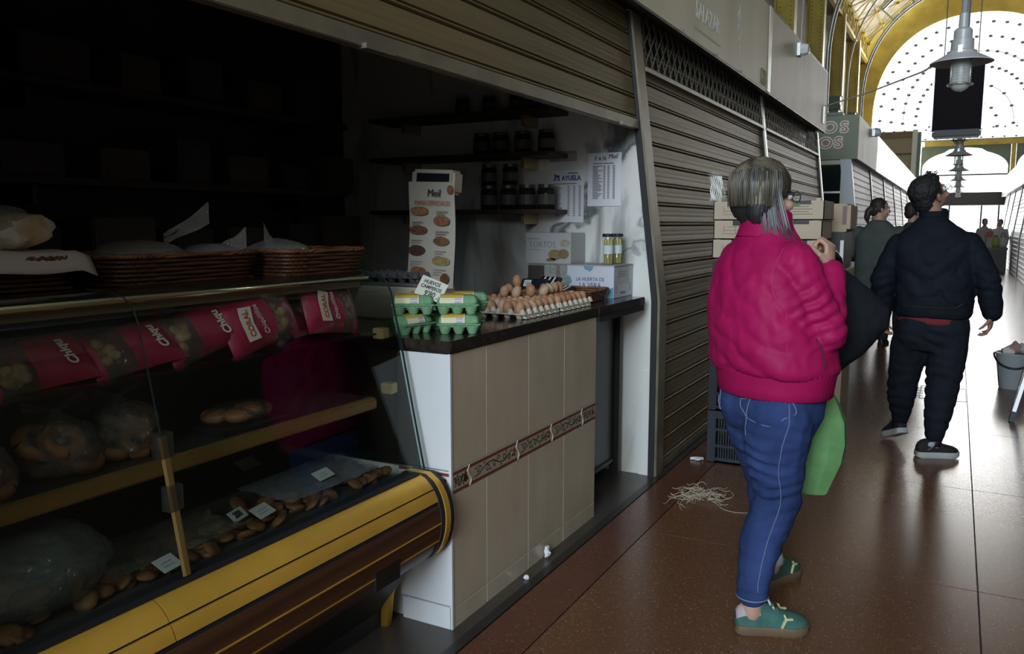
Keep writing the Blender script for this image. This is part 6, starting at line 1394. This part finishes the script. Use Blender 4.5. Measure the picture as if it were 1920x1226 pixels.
for k in range(46):
    a0 = random.uniform(-.2, .085); b0 = random.uniform(-.07, .03); 
    if a0 < .0: a0 = random.uniform(.0, .08)
    u = random.uniform(-.012, .070); G_ = lambda u_, n_, z_: H(.53 * u_ + .84 * n_, .84 * u_ - .53 * n_, z_)
    p0 = G_(u * .6, .086, .045); p1 = G_(u, .100 - .30 * max(0, u), -.05); p2 = G_(u * 1.15 + .008, .101 - .25 * max(0, u), -.110); p3 = G_(u * 1.35 + .018 + random.gauss(0, .012), .104 - .1 * u, -.150 - random.random() * .055)
    roots2.append(([p0, p1, p2, p3], [.002, .0034, .0026, .0006]))
hair_strands(w_, 'hair_strands', roots, M_hair, .002); hair_strands(w_, 'grey_strands', roots2, M_hgrey, .002)
gl_ = MB(); M_frame_ = mat('glasses_frame', (.03, .04, .05), .3)
for q in (-1, 1):
    gl_.tube([H(q * .036 + .024 * cos(a), .112 - .006 * abs(cos(a)), -.012 + .019 * sin(a)) for a in [2 * pi * j / 16 for j in range(17)]], .0022, 5); gl_.tube([H(q * .060, .108, -.006), H(q * .078, .05, -.006), H(q * .082, -.01, -.010)], .0024, 5)
gl_.tube([H(-.012, .113, -.008), H(.012, .113, -.008)], .002, 5); gl_.build('glasses', M_frame_, w_)
# bags she carries
M_bagblack = mat('black_canvas', (.011, .012, .015), .8, 0, .08, .2, 30, .2, 90)
bb = thing('shoulder_bag', 'black canvas bag hanging from the right hand of the person in pink', 'bag', (-.30, 3.22, .87)); b = MB(); rr = []
for z, x, hw, th in ((1.275, -.386, .010, .010), (1.235, -.362, .036, .020), (1.18, -.330, .075, .032), (1.12, -.302, .106, .042), (1.05, -.298, .104, .050), (.99, -.312, .090, .048), (.92, -.338, .070, .038), (.855, -.372, .030, .016)):
    rr.append([V((x + hw * cos(t), 3.215 + .02 * (1.27 - z) + th * sin(t), z + .03 * cos(t) * (z < 1.0))) for t in [2 * pi * j / 24 for j in range(24)]])
b.loft(rr); blob('bag_body', b, .008, M_bagblack, bb, 3, warp=folds(.006, (6, 6, 10), 9.)); MB().tube([(-.39, 3.09, 1.325), (-.388, 3.13, 1.335), (-.386, 3.17, 1.30), (-.384, 3.205, 1.26)], .010, 8, flat=.4).build('strap', M_bagblack, bb, smooth=True); MB().tube([(-.372, 3.085, 1.32), (-.36, 3.11, 1.30), (-.36, 3.19, 1.24)], .010, 8, flat=.4).build('strap', M_bagblack, bb, smooth=True)
gb = thing('carrier_bag', 'bright green carrier bag held low in front of the person in pink', 'bag', (-.40, 3.14, .42)); M_gbag = mat('green_bag_nonwoven', (.13, .29, .105), .75, 0, .3, .12, 20, .2, 60)
b = MB(); rr = []
for z, x0, x1, th in ((.425, -.462, -.368, .035), (.47, -.466, -.352, .045), (.55, -.462, -.322, .055), (.62, -.460, -.312, .055), (.70, -.455, -.318, .048), (.77, -.445, -.345, .035), (.82, -.432, -.372, .018), (.845, -.425, -.39, .01)):
    cx, hw = (x0 + x1) / 2, (x1 - x0) / 2; rr.append([V((cx + hw * a + .0, 3.14 + th * b_ + .2 * (cx + hw * a + .4), z)) for a, b_ in ((-1, -.6), (-.35, -1), (.35, -1), (1, -.7), (1, .7), (.3, 1), (-.3, 1), (-1, .6))])
b.loft(rr).build('bag_body', M_gbag, gb, bevel=.004); MB().tube([(-.41, 3.15, .83), (-.405, 3.20, .86), (-.40, 3.235, .845), (-.41, 3.19, .82)], .008, 6, flat=.4).build('handle', M_gbag, gb)

# ---- man in the dark jacket
m_ = thing('person', 'person in a dark navy jacket and joggers looking up to the right, seen from behind', 'person', (-.10, 5.58, 0))
r, f = V((1, .03, 0)).normalized(), V((-.03, 1, 0)).normalized()
M_navy = mat('dark_navy_shell', (.010, .013, .020), .7, 0, .10, .15, 9., .12, 40); M_jog = mat('charcoal_joggers', (.015, .018, .025), .85, 0, .08, .2, 12, .1, 120)
JR = [(-.098, 5.58, .862, .200, .150), (-.098, 5.58, .89, .212, .162), (-.098, 5.58, 1.0, .212, .160), (-.104, 5.58, 1.12, .216, .155), (-.114, 5.58, 1.22, .222, .148), (-.118, 5.58, 1.30, .222, .132), (-.122, 5.582, 1.345, .205, .115), (-.126, 5.585, 1.38, .165, .102), (-.128, 5.588, 1.415, .122, .092), (-.130, 5.592, 1.45, .086, .080), (-.130, 5.595, 1.47, .074, .076)]
hc = V((-.158, 5.62, 1.605)); hF = V((.62, .62, .44)); hU = V((-.30, -.32, .9))
aR = [(.070, 5.575, 1.295), (.182, 5.56, 1.085), (.212, 5.60, .905)]; aL = [(-.305, 5.585, 1.290), (-.392, 5.60, 1.07), (-.385, 5.68, .87)]
lR = [(-.012, 5.585, .80), (-.010, 5.58, .65), (-.020, 5.575, .48), (-.032, 5.555, .30), (-.045, 5.545, .145), (-.045, 5.545, .07)]; lL = [(-.190, 5.59, .80), (-.215, 5.62, .65), (-.240, 5.655, .48), (-.250, 5.70, .32), (-.252, 5.755, .19), (-.256, 5.768, .11)]
body = MB(); torso(body, JR, r, f, .78); add_head(body, hc, hF, 1.0, (-.128, 5.59, 1.43), hU); limb(body, aR, [.055, .045, .031]); limb(body, aL, [.055, .045, .031]); limb(body, lR, [.09, .08, .06, .055, .038, .042]); limb(body, lL, [.09, .08, .06, .055, .038, .042]); torso(body, [(-.10, 5.58, .78, .14, .09), (-.10, 5.58, .92, .15, .11)], r, f)
add_hand(body, (.212, 5.604, .886), (-.06, .08, -1), (-.9, .1, 0), .75, 1.0, -1, .03); add_hand(body, (-.384, 5.685, .852), (.05, .12, -1), (.9, .1, 0), .75, 1.0, 1, .03)
blob('body', body, .006, M_skin_d, m_, 3); add_eyes(hc, hF, 1., m_, hU)
jk = MB(); torso(jk, JR, r, f); limb(jk, aR, [.076, .070, .057]); limb(jk, aL, [.076, .070, .057]); jk_o = blob('jacket', jk, .009, M_navy, m_, 4, warp=folds(.008, (6, 6, 14), 4., both(creases([(aR[1], (.3, 0, 1)), (aL[1], (-.3, 0, 1))], .007, 110., .12), creases([((-.05, 5.42, .95), (.25, 0, 1)), ((-.2, 5.43, 1.1), (.7, 0, .7)), ((.0, 5.43, 1.15), (-.6, 0, .8))], .008, 60., .17))))
cl = MB(); rr = []
for z, k in ((1.40, 1.15), (1.45, 1.02), (1.50, 1.0), (1.508, .95), (1.49, .88), (1.44, .86)): rr.append([V((-.130, 5.60, z + .012 * sin(t))) + r * .078 * k * cos(t) + f * .076 * k * sin(t) for t in [2 * pi * q / 30 for q in range(30)]])
cl.loft(rr, caps=False).build('collar', M_navy, m_, smooth=True)
rr = []
for z, k in ((.822, .985), (.83, 1.), (.862, 1.), (.87, .97)): rr.append([V((-.098, 5.58, z)) + r * .195 * k * cos(t) + f * .148 * k * sin(t) for t in [2 * pi * q / 40 for q in range(40)]])
MB().loft(rr).build('sweater_hem', mat('dark_red_knit', (.16, .015, .02), .9), m_, smooth=True)
project(jk_o, [(-.34, 5.40, .935), (-.2, 5.40, .93), (-.05, 5.40, .925), (.1, 5.42, .935)], 'hem_seam', M_black, m_, .004, .0)
jn = MB(); torso(jn, [(-.11, 5.59, .66, .165, .115), (-.105, 5.588, .72, .192, .140), (-.10, 5.585, .79, .198, .152), (-.098, 5.58, .84, .190, .145), (-.098, 5.58, .87, .18, .135)], r, f); limb(jn, lR[:5], [.122, .116, .098, .084, .058]); limb(jn, lL[:5], [.118, .114, .094, .082, .056])
blob('joggers', jn, .009, M_jog, m_, 4, warp=folds(.006, (6, 6, 18), 1., both(creases([(lR[2], (.2, 0, 1)), (lL[2], (-.2, 0, 1)), (lR[3], (-.1, 0, 1)), (lL[3], (.1, 0, 1)), ((-.1, 5.45, .72), (.3, 0, 1))], .007, 90., .13))))
for l in (lR, lL): MB().tube([V(l[4]) + V((0, 0, .005)), V(l[4]) - V((0, 0, .04))], [.050, .046], 14).build('ankle_cuff', M_jog, m_, smooth=True); MB().tube([V(l[4]) - V((0, 0, .03)), V(l[5])], [.040, .044], 12).build('sock', M_black, m_, smooth=True)
M_sneak = mat('black_mesh_shoe', (.010, .010, .011), .8); M_whites = mat('pale_grey_sole', (.42, .45, .43), .6)
for heel, toe in (((-.140, 5.492, 0), (.085, 5.600, 0)), ((-.222, 5.700, .088), (-.335, 5.885, .004))):
    o, P, prof = make_shoe('shoe', m_, heel, toe, M_sneak, M_whites, sole=.034)
    for k in range(3): MB().tube([P(.48 + .05 * k, -.024, .105 - .012 * k), P(.47 + .05 * k, 0, .114 - .012 * k), P(.48 + .05 * k, .024, .105 - .012 * k)], .0028, 5).build('lace', M_sneak, m_)
    MB().tube([P(.46, .004, .116), P(.50, .03, .128), P(.53, .012, .124), P(.46, .0, .116)], .002, 5).build('lace_loop', M_sneak, m_)
    MB().ball(P(.30, .030, .085), .006, .022, .016, M=axes(V(toe) - V(heel))[3]).build('ankle_patch', mat('pale_blue_lining', (.38, .42, .58), .7), m_, smooth=True)
    e = MB().beam(P(.20, .0375, .050), P(.33, .037, .072), .006, .004); e.build('side_mark', mat('grey_mark', (.20, .20, .22), .5), m_)
R_, F_, U_, MH = axes(hF, hU); H = lambda a, b, c_: hc + R_ * a + F_ * b + U_ * c_
hb_ = MB(); hb_.ball(H(0, -.032, .034), .088, .098, .089, MH, 20, 14); hb_.ball(H(0, -.075, -.02), .070, .045, .075, MH); hb_.ball(H(0, .02, .075), .065, .055, .04, MH); hb_.ball(H(0, -.06, -.075), .055, .035, .05, MH)
for q in (-1, 1): hb_.ball(H(q * .066, -.01, .015), .017, .040, .045, MH)
blob('hair', hb_, .006, mat('black_hair', (.014, .013, .014), .6, 0, .4, .3, 60, .5, 150), m_, 2, warp=lambda co, n: .006 * noise.noise(co * 75))
random.seed(12); roots = []
for k in range(20):
    p = H(random.uniform(-.03, .045), random.uniform(.01, .06), .104 + random.uniform(-.01, .01)); d = (U_ * random.uniform(.4, .8) + F_ * random.uniform(-.1, 1.1) + R_ * random.gauss(0, .4)).normalized(); roots.append(([p - d * .02, p + d * .008, p + d * .014 + F_ * .010, p + d * .010 + F_ * .020], [.006, .006, .004, .001]))
hair_strands(m_, 'hair_tufts', roots, MATS['black_hair'], .003)
gl_ = MB()
for q in (-1, 1):
    gl_.tube([H(q * .036 + .024 * cos(a), .114 - .006 * abs(cos(a)), -.012 + .018 * sin(a)) for a in [2 * pi * j / 16 for j in range(17)]], .0022, 5); gl_.tube([H(q * .060, .110, -.004), H(q * .078, .05, -.004), H(q * .082, -.01, -.008)], .0024, 5)
gl_.build('glasses', M_frame_, m_)

# ---- smaller figures farther down the aisle
def bystander(label, x, y, yaw, Ht, head_yaw, top, pants, hair, hem=.80, wd=1., pony=False, group=None, vox=.013, arm=None, skin=None):
    t = thing('person', label, 'person', (x, y, 0), group); k = Ht / 1.70; f = V((sin(yaw), cos(yaw), 0)); r = V((cos(yaw), -sin(yaw), 0)); B = lambda a, b, z: V((x, y, 0)) + r * a * k + f * b * k + V((0, 0, z * k))
    ring = lambda z, a, b, o=0: (x + f.x * o, y + f.y * o, z * k, a * k * wd, b * k * wd)
    JR = [ring(hem, .20, .15), ring(hem + .06, .205, .155), ring(.98, .195, .145), ring(1.12, .20, .145), ring(1.24, .205, .138), ring(1.31, .175, .112), ring(1.37, .12, .09), ring(1.44, .07, .07)]
    hc = B(0, .02, 1.575); hf = V((sin(head_yaw), cos(head_yaw), -.03)); body = MB(); torso(body, JR, r, f, .8); add_head(body, hc, hf, k, B(0, 0, 1.42))
    aR = [B(.18 * wd, 0, 1.30), B(.235 * wd, -.03, 1.06), B(.235 * wd, .04, .86)]; aL = [B(-.18 * wd, 0, 1.30), B(-.235 * wd, -.03, 1.06), B(-.235 * wd, .04, .86)]
    if arm: aL = [B(-.18 * wd, 0, 1.30), B(-.27 * wd, .02, 1.04), B(-.26 * wd, .22, 1.0)]
    lR = [B(.095, 0, .82), B(.10, .01, .47), B(.10, -.01, .10)]; lL = [B(-.095, 0, .82), B(-.10, .01, .47), B(-.10, -.01, .10)]
    for a in (aR, aL): limb(body, a, [.05 * k, .042 * k, .03 * k])
    for l in (lR, lL): limb(body, l, [.085 * k, .06 * k, .04 * k])
    for a, sd in ((aR, -1), (aL, 1)): d = (V(a[2]) - V(a[1])).normalized(); add_hand(body, V(a[2]) + d * .012, d, -r * (-sd) * 1.0 * (1 if sd < 0 else 1) if False else r * (sd), .6, k, sd)
    blob('body', body, .0075, skin or M_skin, t, 2); add_eyes(hc, hf, k, t)
    jk = MB(); torso(jk, JR, r, f)
    for a in (aR, aL): limb(jk, a, [.078 * k, .066 * k, .052 * k])
    blob('jacket', jk, vox, top, t, 3, warp=folds(.008, (6, 6, 12), x)); jn = MB(); torso(jn, [ring(.74, .17, .12), ring(.80, .185, .14), ring(.90, .18, .135)], r, f)
    for l in (lR, lL): limb(jn, l, [.108 * k, .08 * k, .062 * k])
    blob('trousers', jn, vox, pants, t, 3, warp=folds(.005, (6, 6, 12), x + 3))
    for l in (lR, lL): h_ = V(l[2]); make_shoe('shoe', t, V((h_.x, h_.y, 0)) - f * .07, V((h_.x, h_.y, 0)) + f * .185, M_black, M_rubber)
    R_, F_, U_, MH = axes(hf); H = lambda a, b, c_: hc + (R_ * a + F_ * b + U_ * c_) * k
    hb_ = MB(); hb_.ball(H(0, -.028, .036), .084 * k, .094 * k, .086 * k, MH); hb_.ball(H(0, -.07, -.02), .07 * k, .045 * k, .075 * k, MH)
    for q in (-1, 1): hb_.ball(H(q * .064, -.02, .0), .02 * k, .045 * k, .05 * k, MH)
    if pony: limb(hb_, [H(0, -.09, .01), H(0, -.135, -.04), H(0, -.145, -.11), H(0, -.13, -.17)], [.035, .038, .034, .014])
    blob('hair', hb_, .008, hair, t, 2, warp=lambda co, n: .004 * noise.noise(co * 40)); return t
M_coat = mat('grey_green_coat', (.085, .10, .095), .8, 0, .1, .12, 9, .1, 60); M_darkpants = mat('dark_trousers', (.02, .022, .03), .85); M_brownhair = mat('dark_brown_hair', (.035, .025, .02), .55, 0, .4, .3, 40); M_oliv = mat('dark_olive_jacket', (.035, .042, .032), .8)
bystander('person with a dark ponytail in a grey-green coat, turned right, beyond the bag', -.800, 10.5, .15, 1.73, 1.15, M_coat, M_darkpants, M_brownhair, hem=.58, wd=1.22, pony=True, arm=True)
bystander('person mostly hidden behind the dark jacket, only part of face and shoulder showing', -.485, 11.3, .1, 1.70, .7, M_oliv, M_darkpants, M_brownhair, skin=M_skin)
bystander('distant person with dark hair in pale clothes, left one behind the far produce table', .74, 29.2, 2.6, 1.60, 2.8, mat('pale_grey_top', (.40, .38, .37), .8), M_darkpants, M_brownhair, vox=.02)
bystander('distant person with bushy dark hair, right one behind the far produce table', 1.17, 29.7, 3.5, 1.58, 3.6, mat('white_top', (.55, .53, .55), .8), M_darkpants, MATS['dark_hair'], vox=.02)
pt = thing('produce_table', 'dark produce table at the far right end of the aisle', 'table', (1.05, 28.6, 0)); MB().box(.80, 1.36, 28.3, 28.95, .66, .72).build('table_top', M_dark, pt); MB().box(.82, 1.34, 28.33, 28.92, 0, .66).build('skirt', M_black, pt)
def goods(label, x0, x1, z0, z1, m, cat='crate', y=28.4):
    t = thing('produce_' + ('crate' if cat == 'crate' else 'sack'), label, cat, ((x0 + x1) / 2, y + .12, z0))
    if cat == 'crate':
        MB().box(x0, x1, y, y + .3, z0, z1).build('crate_body', m, t, bevel=.015); MB().box(x0 - .01, x1 + .01, y - .01, y + .31, z1 - .03, z1).build('rim', m, t)
    else: MB().lathe([(.0, 0), (.09, .01), (.115, .1), (.10, .24), (.05, .33), (.055, .37), (0, .37)], ((x0 + x1) / 2, y + .14, z0), 14).build('sack_body', m, t, smooth=True); MB().lathe([(.052, .325), (.056, .335), (.052, .345)], ((x0 + x1) / 2, y + .14, z0), 12, caps=False).build('tie', M_dark, t)
goods('small red crate standing high on the far produce table', .80, .96, 1.03, 1.20, mat('red_crate', (.50, .06, .04), .5)); goods('beige crate under the small red crate on the far produce table', .80, .97, .7205, 1.028, mat('beige_crate', (.45, .40, .32), .6)); goods('lime green sack on the far produce table', .97, 1.10, .7205, 1.0, mat('lime_sack', (.33, .45, .08), .6), 'sack', 28.32); goods('white sack at the right on the far produce table', 1.12, 1.34, .7205, 1.0, mat('white_sack', (.62, .58, .56), .6), 'sack', 28.32)
hb2 = thing('hand_bag', 'black bag lying on sacks at the right end of the far produce table', 'bag', (1.24, 28.75, .721)); MB().ball((1.24, 28.75, .90), .11, .10, .178).build('bag_body', M_bagblack, hb2, smooth=True); MB().tube([(1.17, 28.75, 1.0), (1.2, 28.75, 1.15), (1.28, 28.75, 1.15), (1.31, 28.75, 1.0)], .01, 6).build('handle', M_bagblack, hb2)

for o in bpy.data.objects:                          # flat print made of several strokes
    if o.type == 'MESH' and o.name.split('.')[0] in ('printed_lines', 'printed_marks', 'white_stripes', 'scroll_print', 'clamps', 'dark_slot', 'red_flower', 'red_stripe', 'emblem', 'eyebrow'): o['kind'] = 'stuff'
